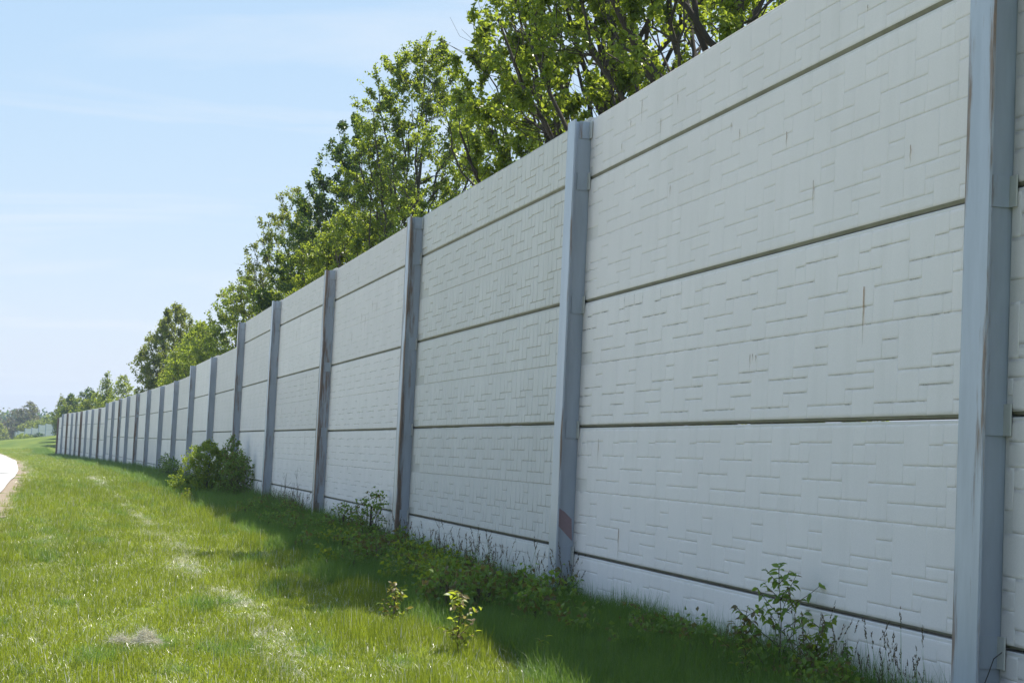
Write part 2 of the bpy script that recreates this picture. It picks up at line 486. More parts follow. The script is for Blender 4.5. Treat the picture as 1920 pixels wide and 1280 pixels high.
# ------------------------------------------------------------------ the noise barrier
# one period of the cast ashlar pattern: x to the right (towards the near post), z up within a 1.22 m panel
PER = W / 8
PAT = [(0, .42, .303, .607), (.42, .765, .377, .607), (.765, .981, .495, .607), (.765, .981, .377, .495), (.42, .673, .303, .377),
       (.673, .981, .108, .377), (0, .27, .108, .303), (.27, .673, .203, .303), (.27, .375, .108, .203), (.375, .68, .028, .203),
       (.68, .935, .028, .108), (.935, 1.356, .028, .108),
       (.104, .411, .95, 1.196), (.411, .577, 1.07, 1.196), (.411, .577, .95, 1.07), (.577, .857, 1.082, 1.196), (.857, 1.085, 1.082, 1.196),
       (.577, .735, .95, 1.082), (.735, 1.085, .837, 1.082), (.632, .735, .837, .95), (.268, .632, .722, .95), (.104, .268, .837, .95),
       (.9, 1.249, .722, .837), (.632, .9, .607, .837), (.9, 1.22, .607, .722), (1.22, 1.512, .607, .722), (1.512, 1.613, .607, .722)]
PAT = [(a * PER / .981, b * PER / .981, c, d) for a, b, c, d in PAT]

DEPTH = {0: 1.0, 1: 0.66, -1: 0.8, 2: 0.6, -2: 0.7}
def stone_shape(w, h, style, dep=1.0):
    """pillowed block: rings of (inset, height) up to a flat face; local x, z in plane and y proud"""
    if style == 'soft': rings = [(0.0012, -0.002), (0.0035, 0.0026 * dep), (0.010, 0.0048 * dep), (0.022, 0.0060 * dep)]
    elif style == 'sharp': rings = [(0.0045, -0.002), (0.0055, 0.0085), (0.009, 0.0095)]
    else: rings = [(0.002, -0.002), (0.014, 0.0058 * dep)]
    V, n = [], len(rings)
    for r_, (ins, y) in enumerate(rings):
        fx = 0.32 if style == 'soft' else 1.0
        a, b = max(w / 2 - ins * fx, 0.012 - 0.002 * r_), h / 2 - ins
        V += [(-a, y, -b), (a, y, -b), (a, y, b), (-a, y, b)]
    Q, sm = [], []
    for r_ in range(n - 1):
        for j in range(4):
            k = (j + 1) % 4
            Q.append((r_ * 4 + j, r_ * 4 + 4 + j, r_ * 4 + 4 + k, r_ * 4 + k)); sm.append(True)
    e = (n - 1) * 4
    Q.append((e, e + 3, e + 2, e + 1)); sm.append(False)
    return np.array(V), np.array(Q), np.array(sm)

wall = tag(empty('noise_barrier', (POSTS[0][0], POSTS[0][1], 0)),
           'long pale concrete noise barrier with blue grey steel posts beside the lawn', 'wall')
wo_ = np.array([POSTS[0][0], POSTS[0][1], 0.0])

# panels: full height and half height, chamfered lower front edge
def panel_mesh(hh, mat, tone):
    prof = [(0, 0.027), (-0.024, 0.009), (-0.15, 0.009), (-0.15, hh - 0.004), (-0.006, hh - 0.004), (0, hh - 0.010)]
    x0, x1 = 0.075, W - 0.002
    V = [(x0, y, z) for y, z in prof] + [(x1, y, z) for y, z in prof]
    n = len(prof)
    me = bpy.data.meshes.new('panel')
    F = [[i, (i + 1) % n, n + (i + 1) % n, n + i] for i in range(n)] + [list(range(n))[::-1], list(range(n, 2 * n))]
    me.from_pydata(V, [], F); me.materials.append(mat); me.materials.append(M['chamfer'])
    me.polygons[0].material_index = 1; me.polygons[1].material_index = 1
    at = me.attributes.new('ptone', 'FLOAT', 'POINT'); at.data.foreach_set('value', [tone] * len(V))
    me.update()
    return me
PT = {(k, li): float(rng.uniform(0.90, 1.04)) for k in range(25) for li in range(-2, 3)}
for k_ in range(-2, 3): PT[(1, k_)] = (1.0, 0.99, 1.0, 0.985, 0.97)[k_ + 2]

I_TOP = {True: 3.01, False: 2.40}
def post_mesh(top):
    b, tf, tw, y0, y1 = 0.125, 0.016, 0.007, -0.185, 0.205
    prof = [(-b, y1), (b, y1), (b, y1 - tf), (tw, y1 - tf), (tw, y0 + tf), (b, y0 + tf), (b, y0), (-b, y0), (-b, y0 + tf), (-tw, y0 + tf), (-tw, y1 - tf), (-b, y1 - tf)]
    z0, z1 = -2.75, top
    n = len(prof)
    V = [(x, y, z0) for x, y in prof] + [(x, y, z1) for x, y in prof]
    F = [[i, n + i, n + (i + 1) % n, (i + 1) % n] for i in range(n)] + [list(range(n)), list(range(n, 2 * n))[::-1]]
    me = bpy.data.meshes.new('post')
    me.from_pydata(V, [], F); me.materials.append(M['steel']); me.update()
    return me
POM = {k: post_mesh(v) for k, v in I_TOP.items()}
mb = MB()                                                   # angle bracket: one leg on the web, one on the panel
mb.box(-0.017, -0.0075, 0.010, 0.125, -0.085, 0.085)
mb.box(-0.085, -0.0165, 0.012, 0.021, -0.085, 0.085)
mt, nd, lk, out = newmat('sky_lit_leg')  # sky light put into the panel leg's colour, paler than the steel
g = nd.new('ShaderNodeNewGeometry').outputs['Position']
principled(nd, lk, out, mix(nd, lk, noise(nd, lk, g, 20, 4), (0.50, 0.49, 0.45), (0.62, 0.60, 0.55)), 0.6, 0.4)
M['leg'] = mt
BRM = mb.mesh('bracket', [M['steel'], M['leg']], mat_idx=[0] * 6 + [1] * 6)

RUST = {0: 0.2, 1: 0.12, 2: 0.5, 3: 0.62, 4: 0.32, 5: 0.42, 6: 0.1, 7: 0.2, 8: 0.2, 9: 0.1, 10: 0.35, 11: 0.65, 12: 0.15, 13: 0.6, 14: 0.15, 16: 0.85,
        19: 1.0, 20: 0.6, 22: 1.05, 24: 1.1}
fP, cP = 3180.0, None
stones = []                                                # (area in the picture, bay, kind index, style, warm, s, z, w, h)
panels = {}
for k in range(0, 25):
    A = PRE if k == 0 else PA[k - 1]
    B = PA[k]
    t = (B - A) / W
    rz = math.atan2(t[1], t[0])
    tall = k <= 5
    zc = ZC[k]
    warm = 1 if k == 2 else 0
    levels = [(-2, H), (-1, H), (0, H), (1, H)] + ([(2, H / 2)] if tall else [])
    for li, hh in levels:
        z0 = zc + li * H
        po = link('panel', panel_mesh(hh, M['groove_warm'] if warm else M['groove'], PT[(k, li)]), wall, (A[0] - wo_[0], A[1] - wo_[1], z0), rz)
        panels[(k, li)] = po
        style = 'sharp' if warm else ('soft' if k <= 4 else 'low')
        per = PER if not warm else W / 9.0
        shift = 0.0 if k == 1 else float(rng.uniform(0, per))
        if k == 2: shift = 0.31
        for mi in range(-2, 10):
            for pi, (a, b, c, d) in enumerate(PAT):
                if warm: a, b = a * 8 / 9, b * 8 / 9
                s1 = 2.214 + shift - a + (mi - 3) * per
                s0 = 2.214 + shift - b + (mi - 3) * per
                s0, s1 = max(s0, 0.085), min(s1, W - 0.012)
                if s1 - s0 < 0.05: continue
                zz1 = min(d, hh - 0.024)
                if zz1 - c < 0.04: continue
                if z0 + zz1 < -0.25: continue
                subs = [(s0, s1)]
                if warm and s1 - s0 > 0.26: mid = (s0 + s1) / 2 + float(rng.uniform(-.03, .03)); subs = [(s0, mid), (mid, s1)]
                for u0, u1 in subs:
                    sm_, zm_ = (u0 + u1) / 2, (c + zz1) / 2
                    q = A + sm_ * t
                    dist = max(q[1], 1.0)
                    ang = abs(t[0] * q[1] - t[1] * q[0]) / (dist)
                    px = 960 + 3180 * q[0] / dist
                    vis = 1 if (k >= 1 and -0.02 < z0 + zm_ and px < 1900) else 0
                    if z0 + zm_ - EYE > dist * 0.275: vis = 0
                    area = vis * (u1 - u0) * (zz1 - c) * (ang / dist + 0.02) / dist
                    stones.append((area, k, li, style, warm, sm_, z0 + zm_, u1 - u0, zz1 - c, rz, q))
stones.sort(key=lambda e: -e[0])
SHARED = {}
def stone_mesh(w, h, style, warm, tone, dep):
    key = (round(w, 3), round(h, 3), style, warm, tone, dep)
    if key not in SHARED:
        V, Q, sm = stone_shape(w, h, style, dep)
        SHARED[key] = np_mesh('stone', V, Q, None, [M['stone_warm'] if warm else M['stone']], sm, attrs={'ptone': np.full(len(V), tone)})
    return SHARED[key]
for (ar, k, li, style, warm, sm_, zz, w_, h_, rz, q) in stones[:300]:
    po = panels[(k, li)]
    o = link('stone', stone_mesh(w_, h_, style, warm, PT[(k, li)], DEPTH[li]), po, (sm_, 0.0, zz - po.location.z))
BV, BQ, BS, BM_, BT, bn = [], [], [], [], [], 0
for (ar, k, li, style, warm, sm_, zz, w_, h_, rz, q) in stones[300:]:
    V, Q, sm = stone_shape(w_, h_, style, DEPTH[li])
    tx, ty = math.cos(rz), math.sin(rz)
    Vw = np.stack([q[0] + V[:, 0] * tx - V[:, 1] * ty - wo_[0], q[1] + V[:, 0] * ty + V[:, 1] * tx - wo_[1], zz + V[:, 2]], 1)
    BV.append(Vw); BQ.append(Q + bn); BS.append(sm); BM_.append(np.full(len(Q), warm)); BT.append(np.full(len(V), PT[(k, li)] * (1 + 0.012 * math.sin(sm_ * 91 + zz * 57)))); bn += len(V)
rel = link('stone_relief', np_mesh('stone_relief', np.concatenate(BV), np.concatenate(BQ), None, [M['stone'], M['stone_warm']],
                                   np.concatenate(BS), np.concatenate(BM_), {'ptone': np.concatenate(BT)}), wall)
rel['kind'] = 'stuff'

# posts with brackets
posts = []
for k in range(-1, 25):
    P_ = PRE if k < 0 else PA[k]
    kk = max(k, 0)
    t = SEG[kk] / SL[kk]
    rz = math.atan2(t[1], t[0])
    tall = k <= 5
    po = link('post', POM[tall], wall, (P_[0] + 0.012 * t[0] - wo_[0], P_[1] + 0.012 * t[1] - wo_[1], ZC[kk]), rz)
    po['rust'] = float(RUST.get(k, 0.12))
    posts.append(po)
    if k > 14: continue
    for lv in ([-1, 0, 1, 2, 2.42] if tall else [-1, 0, 1, 1.92]):
        br = link('bracket', BRM, po, (0, 0, lv * H - 0.02))
        br['rust'] = float(rng.uniform(0, 0.3))
# faded red patch of primer on the web of the second post
pp = posts[2]
mb = MB()
prof = [(0.012, -0.98), (0.187, -0.81), (0.187, -0.65), (0.10, -0.70), (0.025, -0.77)]
V = [(-0.009, y, z - 0.12) for y, z in prof] + [(-0.0075, y, z - 0.12) for y, z in prof]
me = bpy.data.meshes.new('primer_patch')
me.from_pydata(V, [], [[0, 1, 2, 3, 4][::-1], [5, 6, 7, 8, 9]] + [[i, (i + 1) % 5, 5 + (i + 1) % 5, 5 + i] for i in range(5)])
me.materials.append(M['primer']); me.update()
o = link('primer_patch', me, pp); o['label'] = 'faded dull red patch of primer on the post web'
# dry twig caught on the nearest post
mb = MB()
tp = np.array([(-0.02, 0.205, -1.62), (-0.04, 0.16, -1.52), (-0.05, 0.125, -1.42), (-0.05, 0.10, -1.36), (-0.04, 0.06, -1.27), (-0.05, 0.02, -1.235), (-0.07, 0.012, -1.21)])
mb.tube(tp, np.linspace(0.0035, 0.0025, len(tp)), 5)
tw = link('dry_twig', mb.mesh('dry_twig', M['bark'], True))
tw.matrix_world = Matrix.Translation(Vector((PA[0][0], PA[0][1], ZC[0]))) @ Matrix.Rotation(math.atan2(t01[1], t01[0]), 4, 'Z')
tag(tw, 'thin dark twig caught on the bracket of the nearest steel post', 'twig')

# rust streaks bleeding from the panels
STREAKS = [(1, 1.71, 0.85, 0.4), (1, 2.53, 1.65, 0.24), (1, 6.26, 2.94, 0.25), (1, 5.73, 2.67, 0.21), (1, 5.32, 2.8, 0.13), (1, 3.9, 2.25, 0.11),
           (1, 4.08, 2.33, 0.09), (1, 3.01, 2.07, 0.14), (1, 5.42, 2.04, 0.12), (1, 6.41, -0.91, 0.31), (1, 3.53, 0.51, 0.13), (1, 3.48, 0.51, 0.06),
           (1, 3.42, 0.5, 0.06), (1, 7.12, -0.11, 0.29), (1, 1.15, 1.66, 0.14), (1, 6.56, 2.81, 0.1), (1, 6.8, 2.63, 0.1), (1, 1.79, 2.68, 0.05),
           (3, 3.72, 2.13, 0.24), (3, 3.32, 2.07, 0.21), (3, 4.74, 1.99, 0.31), (3, 4.35, 1.92, 0.35), (3, 5.61, 1.7, 0.24), (3, 5.26, 2.67, 0.11),
           (3, 2.09, 2.82, 0.13), (4, 4.93, 2.15, 0.35), (4, 4.38, 2.4, 0.23), (4, 6.66, 0.54, 0.44), (4, 4.43, 0.5, 0.17), (4, 2.83, -0.02, 0.67),
           (4, 3.13, 1.16, 0.44), (3, 5.31, -0.61, 0.1)]
for i, (k, s_, z_, l_) in enumerate(STREAKS):
    li = math.floor(z_ / H)
    if (k, li) not in panels: continue
    po = panels[(k, li)]
    base = z_ - li * H
    l_ = min(l_, base - 0.03)
    wd = (0.017 if i in (0, 9) else 0.010) * (1.0 if k == 1 else 1.6)
    n = 9
    V, fade = [], []
    for j in range(n):
        fr = j / (n - 1)
        x = s_ + 0.004 * math.sin(j * 1.7 + i) * (fr > 0.2)
        w2 = wd * (0.55 + 0.45 * math.sin(math.pi * min(1, fr * 1.4))) * (1 - 0.45 * fr)
        for dx_ in (-1, 0, 1):
            V.append((x + dx_ * w2, 0.0095, base - fr * l_))
            fade.append(min(1, (1 - fr) ** 0.7 * (1.15 if dx_ == 0 else 0.05)))
    Q = [(j * 3 + c, j * 3 + c + 1, j * 3 + c + 4, j * 3 + c + 3) for j in range(n - 1) for c in (0, 1)]
    link('rust_streak', np_mesh('rust_streak', V, Q, None, [M['rust']], attrs={'fade': fade}), po)

# grime caught along the lower edges of the blocks, worst at the top left of the panel at eye height
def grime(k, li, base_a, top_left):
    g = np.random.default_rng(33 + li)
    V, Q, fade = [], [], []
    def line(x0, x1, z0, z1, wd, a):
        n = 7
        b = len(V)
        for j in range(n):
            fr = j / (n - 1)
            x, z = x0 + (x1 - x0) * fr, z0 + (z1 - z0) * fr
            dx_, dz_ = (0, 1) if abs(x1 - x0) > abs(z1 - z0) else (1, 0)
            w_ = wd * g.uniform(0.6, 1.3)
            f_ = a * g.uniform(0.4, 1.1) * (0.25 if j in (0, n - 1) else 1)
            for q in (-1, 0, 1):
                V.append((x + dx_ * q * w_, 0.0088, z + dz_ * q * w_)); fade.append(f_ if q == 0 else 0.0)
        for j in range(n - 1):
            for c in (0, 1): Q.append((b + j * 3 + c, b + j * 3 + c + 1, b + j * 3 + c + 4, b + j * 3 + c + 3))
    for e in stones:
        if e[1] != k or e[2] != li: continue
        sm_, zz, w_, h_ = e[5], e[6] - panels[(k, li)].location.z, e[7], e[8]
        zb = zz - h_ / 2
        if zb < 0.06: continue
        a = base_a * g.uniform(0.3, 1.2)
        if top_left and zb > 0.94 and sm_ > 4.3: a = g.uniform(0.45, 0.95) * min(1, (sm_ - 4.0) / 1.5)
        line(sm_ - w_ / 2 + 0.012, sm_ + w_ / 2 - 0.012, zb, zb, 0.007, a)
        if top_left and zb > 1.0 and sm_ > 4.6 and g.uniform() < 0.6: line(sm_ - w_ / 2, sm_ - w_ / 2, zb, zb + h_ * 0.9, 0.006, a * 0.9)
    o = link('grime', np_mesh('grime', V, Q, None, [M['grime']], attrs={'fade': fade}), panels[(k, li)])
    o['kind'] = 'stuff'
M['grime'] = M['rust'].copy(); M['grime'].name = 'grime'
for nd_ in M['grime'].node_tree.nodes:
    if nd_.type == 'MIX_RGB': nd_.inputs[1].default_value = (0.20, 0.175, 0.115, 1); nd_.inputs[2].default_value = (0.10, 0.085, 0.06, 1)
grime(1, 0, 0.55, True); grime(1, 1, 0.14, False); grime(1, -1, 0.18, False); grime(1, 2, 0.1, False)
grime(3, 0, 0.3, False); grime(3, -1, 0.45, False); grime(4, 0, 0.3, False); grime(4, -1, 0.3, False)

# ------------------------------------------------------------------ the second, distant barrier
FW = [(97, 365, 3.04), (84, 373, 2.85), (71, 380.5, 2.10), (58.5, 388, 1.98), (46, 395.5, 1.32), (40.5, 403, 1.10)]
fpos = [((x - 960) / 3180 * y, y, z + EYE) for x, y, z in FW]
fpos = [(-92.0, 350.0, fpos[0][2] + 0.6), (-95.5, 357.5, fpos[0][2] + 0.2)] + fpos + [(-118.5, 410.5, 1.6)]
fw = tag(empty('noise_barrier', (fpos[2][0], fpos[2][1], -2)), 'far stepped concrete noise barrier beyond the grassy rise', 'wall')
for i, (x, y, z) in enumerate(fpos):
    mb = MB(); mb.box(-0.16, 0.16, -0.2, 0.2, -1.5, z + 2.1)
    link('post', mb.mesh('post', M['steel']), fw, (x - fw.location.x, y - fw.location.y, 0))
    if i:
        x0, y0, z0 = fpos[i - 1]
        d = np.array([x - x0, y - y0]); L_ = np.linalg.norm(d); rz = math.atan2(d[1], d[0])
        zt = min(z, z0) if z < z0 else z
        for j in range(4):
            mb = MB(); mb.box(0.1, L_ - 0.1, -0.07, 0.07, 0.02, 1.20)
            link('panel', mb.mesh('panel', M['stone']), fw, (x0 - fw.location.x, y0 - fw.location.y, zt + 2 - 1.22 * (j + 1)), rz)

# ------------------------------------------------------------------ foliage builders
def leaves_mesh(name, C, size, mat, up_bias=0.25, droop=0.35, var=None, wide=0.62, rs=None, mats=None, mat_idx=None):
    """one folded, pointed leaf per centre: 2 quads folded along the midrib"""
    g = rs or rng
    n = len(C)
    size = np.broadcast_to(np.asarray(size, float), (n,)) * g.uniform(0.65, 1.2, n)
    d = g.normal(0, 1, (n, 3)); d[:, 2] -= droop; d /= np.linalg.norm(d, axis=1, keepdims=True)
    r_ = g.normal(0, 1, (n, 3)); r_[:, 2] += up_bias
    s_ = np.cross(d, r_); s_ /= np.linalg.norm(s_, axis=1, keepdims=True) + 1e-9
    u = np.cross(s_, d)
    L = size[:, None]; hw = L * wide * 0.5
    base = C
    tip = C + d * L - u * L * 0.10
    m1 = C + d * L * 0.45
    l1 = m1 + s_ * hw + u * hw * 0.35
    r1 = m1 - s_ * hw + u * hw * 0.35
    V = np.stack([base, l1, tip, r1], 1).reshape(-1, 3)
    i = np.arange(n)[:, None] * 4
    T = np.concatenate([i + np.array([[0, 2, 1]]), i + np.array([[0, 3, 2]])], 1).reshape(-1, 3)
    if var is None: var = np.clip(g.normal(0.45, 0.25, n), 0, 1)
    return np_mesh(name, V, None, T, [mat] if mats is None else mats, None, mat_idx, {'var': np.repeat(var, 4)})

def curve(p0, d0, length, n, up, wob, g):
    pts = [np.array(p0, float)]
    d = np.array(d0, float); d /= np.linalg.norm(d)
    st = length / n
    for i in range(n):
        d = d + np.array([0, 0, up / n]) + g.normal(0, wob, 3)
        d /= np.linalg.norm(d)
        pts.append(pts[-1] + d * st)
    return np.array(pts)

def tree(name, pos, Ht, Rr, seed, n_leaf, leaf, mat, label, cat='tree', group=None, limbs=22, low=0.10, sec=9, twg=7, gap=0.0, bias=None, spread=0.62,
         trunk_r=0.15, barkm='bark', sides=5, up=1.0, clip=None):
    """upright spreading tree: trunk, ascending limbs, side branches, twigs; leaves in spurs along the twigs"""
    g = np.random.default_rng(seed)
    root = tag(empty(name, pos, 0), label, cat, group)
    mbk = MB()
    tr = curve((0, 0, -0.15), (0, 0, 1), Ht * 0.86, 10, 0.4, 0.012, g)
    mbk.tube(tr, np.linspace(trunk_r, 0.015, len(tr)), 7)
    cl = []
    az = g.uniform(0, 6.28)
    ph = g.uniform(0, 6.28, 6)
    def env(z, th):                                          # crown half width at a height and bearing, lumpy
        u = np.clip((z / Ht - low) / (1 - low), 0, 1)
        base = np.sin(math.pi * np.minimum(1, u * 0.86 + 0.14)) ** 0.62
        lump = 1 + 0.13 * np.sin(2 * th + ph[0] + u * 3) + 0.11 * np.sin(3 * th + ph[1] - u * 7) + 0.12 * np.sin(th + ph[2] + u * 11) + 0.09 * np.sin(5 * th + ph[3] + u * 19)
        return Rr * base * lump
    nodes, nrad = [], []
    for k_ in range(3, len(tr)): nodes.append(tr[k_]); nrad.append(trunk_r * (1 - k_ / len(tr)))
    for i in range(limbs):
        u = low * 0.6 + (0.62 - low * 0.6) * ((i + g.uniform(0, 0.8)) / limbs) ** 1.1
        z0 = u * Ht
        j = min(len(tr) - 2, int(z0 / (Ht * 0.86) * (len(tr) - 1)))
        fr = z0 / (Ht * 0.86) * (len(tr) - 1) - j
        p0 = tr[j] * (1 - fr) + tr[j + 1] * fr
        az += 2.4 + g.normal(0, 0.35)
        zt = min(Ht * 0.95, z0 + Ht * g.uniform(0.18, 0.46) * (1.1 - 0.5 * u))
        rt = float(env(zt, az)) * g.uniform(0.55, 0.92)
        if clip and zt < 5.8: rt = min(rt, clip[2])
        p3 = np.array([math.cos(az) * rt, math.sin(az) * rt, zt]) + np.array([tr[-1][0] * zt / Ht, tr[-1][1] * zt / Ht, 0])
        tt = np.linspace(0, 1, 8)[:, None]
        cpt = p0 + (p3 - p0) * np.array([0.62, 0.62, 0.36])
        lb = (1 - tt) ** 2 * p0 + 2 * tt * (1 - tt) * cpt + tt ** 2 * p3
        lb[1:-1] += g.normal(0, 0.012 * Ht * 0.35, (6, 3))
        r0 = max(0.13 * trunk_r, trunk_r * 0.50 * (1 - 0.8 * u))
        mbk.tube(lb, np.linspace(r0, r0 * 0.22, len(lb)), sides)
        for k_ in range(2, 8): nodes.append(lb[k_]); nrad.append(r0 * (1 - 0.75 * k_ / 8))
    def fill(n_, inner, bend, nseg, rscale, nodes, nrad, topmul):
        """grow n_ shoots to points spread through the crown from the nearest wood below them"""
        nod, nr = np.array(nodes), np.array(nrad)
        outp = []
        tries = 0
        while len(outp) < n_ and tries < n_ * 6:
            tries += 1
            z_ = Ht * (low + (1 - low) * g.uniform(0, 1) ** 0.9)
            th = g.uniform(-math.pi, math.pi)
            e_ = float(env(z_, th)) * topmul
            if g.uniform() * Rr * 1.1 > e_: continue
            rr_ = e_ * math.sqrt(g.uniform(inner ** 2, 1.0))
            tp_ = np.array([rr_ * math.cos(th) + tr[-1][0] * z_ / Ht, rr_ * math.sin(th) + tr[-1][1] * z_ / Ht, z_])
            if clip and tp_[2] < 5.6 and (tp_[0] * clip[0] + tp_[1] * clip[1]) > clip[2]: continue
            dv = tp_ - nod
            cost = np.linalg.norm(dv, axis=1) + 1.6 * np.maximum(0, nod[:, 2] - tp_[2] + 0.05 * Ht * bend) + 0.5 * np.maximum(0, np.hypot(nod[:, 0], nod[:, 1]) - rr_)
            b_ = int(np.argmin(cost))
            p_ = nod[b_]
            tt = np.linspace(0, 1, nseg + 1)[:, None]
            ctl = p_ + (tp_ - p_) * np.array([0.6, 0.6, 0.35])
            cu = (1 - tt) ** 2 * p_ + 2 * tt * (1 - tt) * ctl + tt ** 2 * tp_
            ln = np.linalg.norm(tp_ - p_)
            cu[1:-1] += g.normal(0, 0.05 * ln, (nseg - 1, 3))
            outp.append((cu, max(min(nr[b_] * 0.55, rscale), rscale * 0.5)))
        return outp
    k0 = trunk_r / 0.15
    sec_ = fill(limbs * sec, 0.15, 1.0, 4, 0.021 * k0, nodes, nrad, 0.92)
    for cu, r_ in sec_:
        mbk.tube(cu, np.linspace(r_, r_ * 0.35, len(cu)), 4)
        for k_ in range(1, len(cu)): nodes.append(cu[k_]); nrad.append(r_ * (1 - 0.15 * k_))
    tw_ = fill(limbs * sec * twg, 0.3, 0.4, 3, 0.0068 * k0, nodes, nrad, 1.0)
    for cu, r_ in tw_:
        mbk.tube(cu, np.linspace(r_, r_ * 0.45, len(cu)), 3)
        if g.uniform() >= gap: cl.append(cu[1:])
    br = link('trunk', mbk.mesh('trunk', M[barkm], True), root)
    cl = np.array(cl)                                        # twigs, 3 points each
    m_ = n_leaf
    wt = g.lognormal(0, 0.75, len(cl)); wt /= wt.sum()      # some shoots are full, some nearly bare
    idx = g.choice(len(cl), m_, p=wt)
    # spurs: leaves gather at a few places on every twig
    sp = (np.floor(4 * g.uniform(0, 0.999, m_) ** 0.7) + 0.7) / 4.0
    sp = np.clip(sp + g.normal(0, 0.05, m_), 0, 1) * 2
    a = np.minimum(sp.astype(int), 1)
    C = cl[idx, a] + (cl[idx, a + 1] - cl[idx, a]) * (sp - a)[:, None]
    C = C + g.normal(0, 0.035 * (leaf / 0.07), (m_, 3))
    tone = np.clip(g.normal(0.42, 0.22, m_) + 0.25 * np.sin(C[:, 0] * 1.7 + seed) * np.sin(C[:, 1] * 1.9) , 0, 1)
    mats = [M[x] for x in (mat if isinstance(mat, (list, tuple)) else [mat])]
    mi = np.repeat((g.uniform(0, 1, m_) < 0.24).astype(int), 2) if len(mats) > 1 else None
    link('crown', leaves_mesh('crown', C, leaf, mats[0], var=tone, rs=g, mats=mats, mat_idx=mi, wide=0.72), root)
    return root

def at_wall(s, off, z=None):
    p = wall_pt(s, off)
    return (p[0], p[1], float(gz(p[0], p[1])) if z is None else z)
def s_of_y(y): return float(np.interp(y, LINE[:, 1], CUM))

GT = 'trees planted in a row behind the barrier'
BT = 'broad trees crowding over the nearest panels'
TREES = [
    (10.4, -2.6, 12.6, 3.0, 11, 84000, 0.076, ['pear_leaf', 'maple_leaf'], 'tall pear tree behind the barrier, hidden but for its crown at the frame top'),
    (15.4, -2.6, 12.8, 2.8, 12, 106000, 0.076, ['pear_leaf', 'maple_leaf'], 'largest leafy tree with dark fanned limbs above the two nearest bays'),
    (35.0, -3.5, 12.5, 2.6, 13, 95000, 0.08, ['pear_leaf', 'maple_leaf'], 'tall narrow tree with open fan of branches right of the dark leafy one'),
    (41.0, -3.4, 11.4, 2.45, 14, 68000, 0.088, ['dark_leaf', 'pear_leaf'], 'dark green tree left of the tall narrow fan shaped tree'),
    (37.5, -2.6, 8.2, 2.1, 15, 46000, 0.088, ['maple_leaf', 'pear_leaf'], 'low bright green tree just over the wall below the tall narrow tree'),
    (48.5, -3.0, 8.8, 1.9, 16, 32000, 0.105, ['pear_leaf', 'maple_leaf'], 'mid height green tree between the dark tree and the sparse olive one'),
    (57.0, -3.6, 11.6, 2.35, 17, 40000, 0.085, ['olive_leaf', 'pear_leaf'], 'sparse olive green tree with bare twigs on its left side'),
    (73.0, -3.6, 9.9, 2.4, 18, 30000, 0.125, ['pear_leaf', 'maple_leaf'], 'rounded green tree next left of the sparse olive tree'),
    (84.0, -2.8, 8.2, 2.2, 19, 24000, 0.13, ['maple_leaf', 'pear_leaf'], 'bright yellow green low tree at the wall top left of the rounded tree'),
    (95.0, -3.8, 9.0, 2.2, 21, 20000, 0.14, ['pear_leaf', 'olive_leaf'], 'middling tree filling the gap behind the leftmost big round crown'),
    (108.5, -3.6, 11.2, 2.7, 20, 46000, 0.14, ['olive_leaf', 'pear_leaf'], 'leftmost big round crown of the row, olive green'),
]
for (s_, off, Ht, Rr, seed, nl, lf, mats, lab) in TREES:
    sparse = seed == 17
    k_ = int(np.clip(np.searchsorted(CUM, s_) - 1, 0, len(SEG) - 1)); t_ = SEG[k_] / SL[k_]
    tree('pear_tree', at_wall(s_, off), Ht, Rr, seed, nl, lf, mats, lab, group=GT, gap=0.28 if sparse else ({11: 0.3, 12: 0.3, 13: 0.15, 20: 0.0}.get(seed, 0.06)), clip=(-t_[1], t_[0], -off - 0.55),
         limbs={11: 46, 12: 48, 13: 34}.get(seed, 22), sec=5 if seed < 13 else (7 if seed == 13 else (9 if seed < 18 else 7)), trunk_r={11: 0.175, 12: 0.175, 13: 0.165}.get(seed, 0.15), twg=7 if seed < 18 else 8)

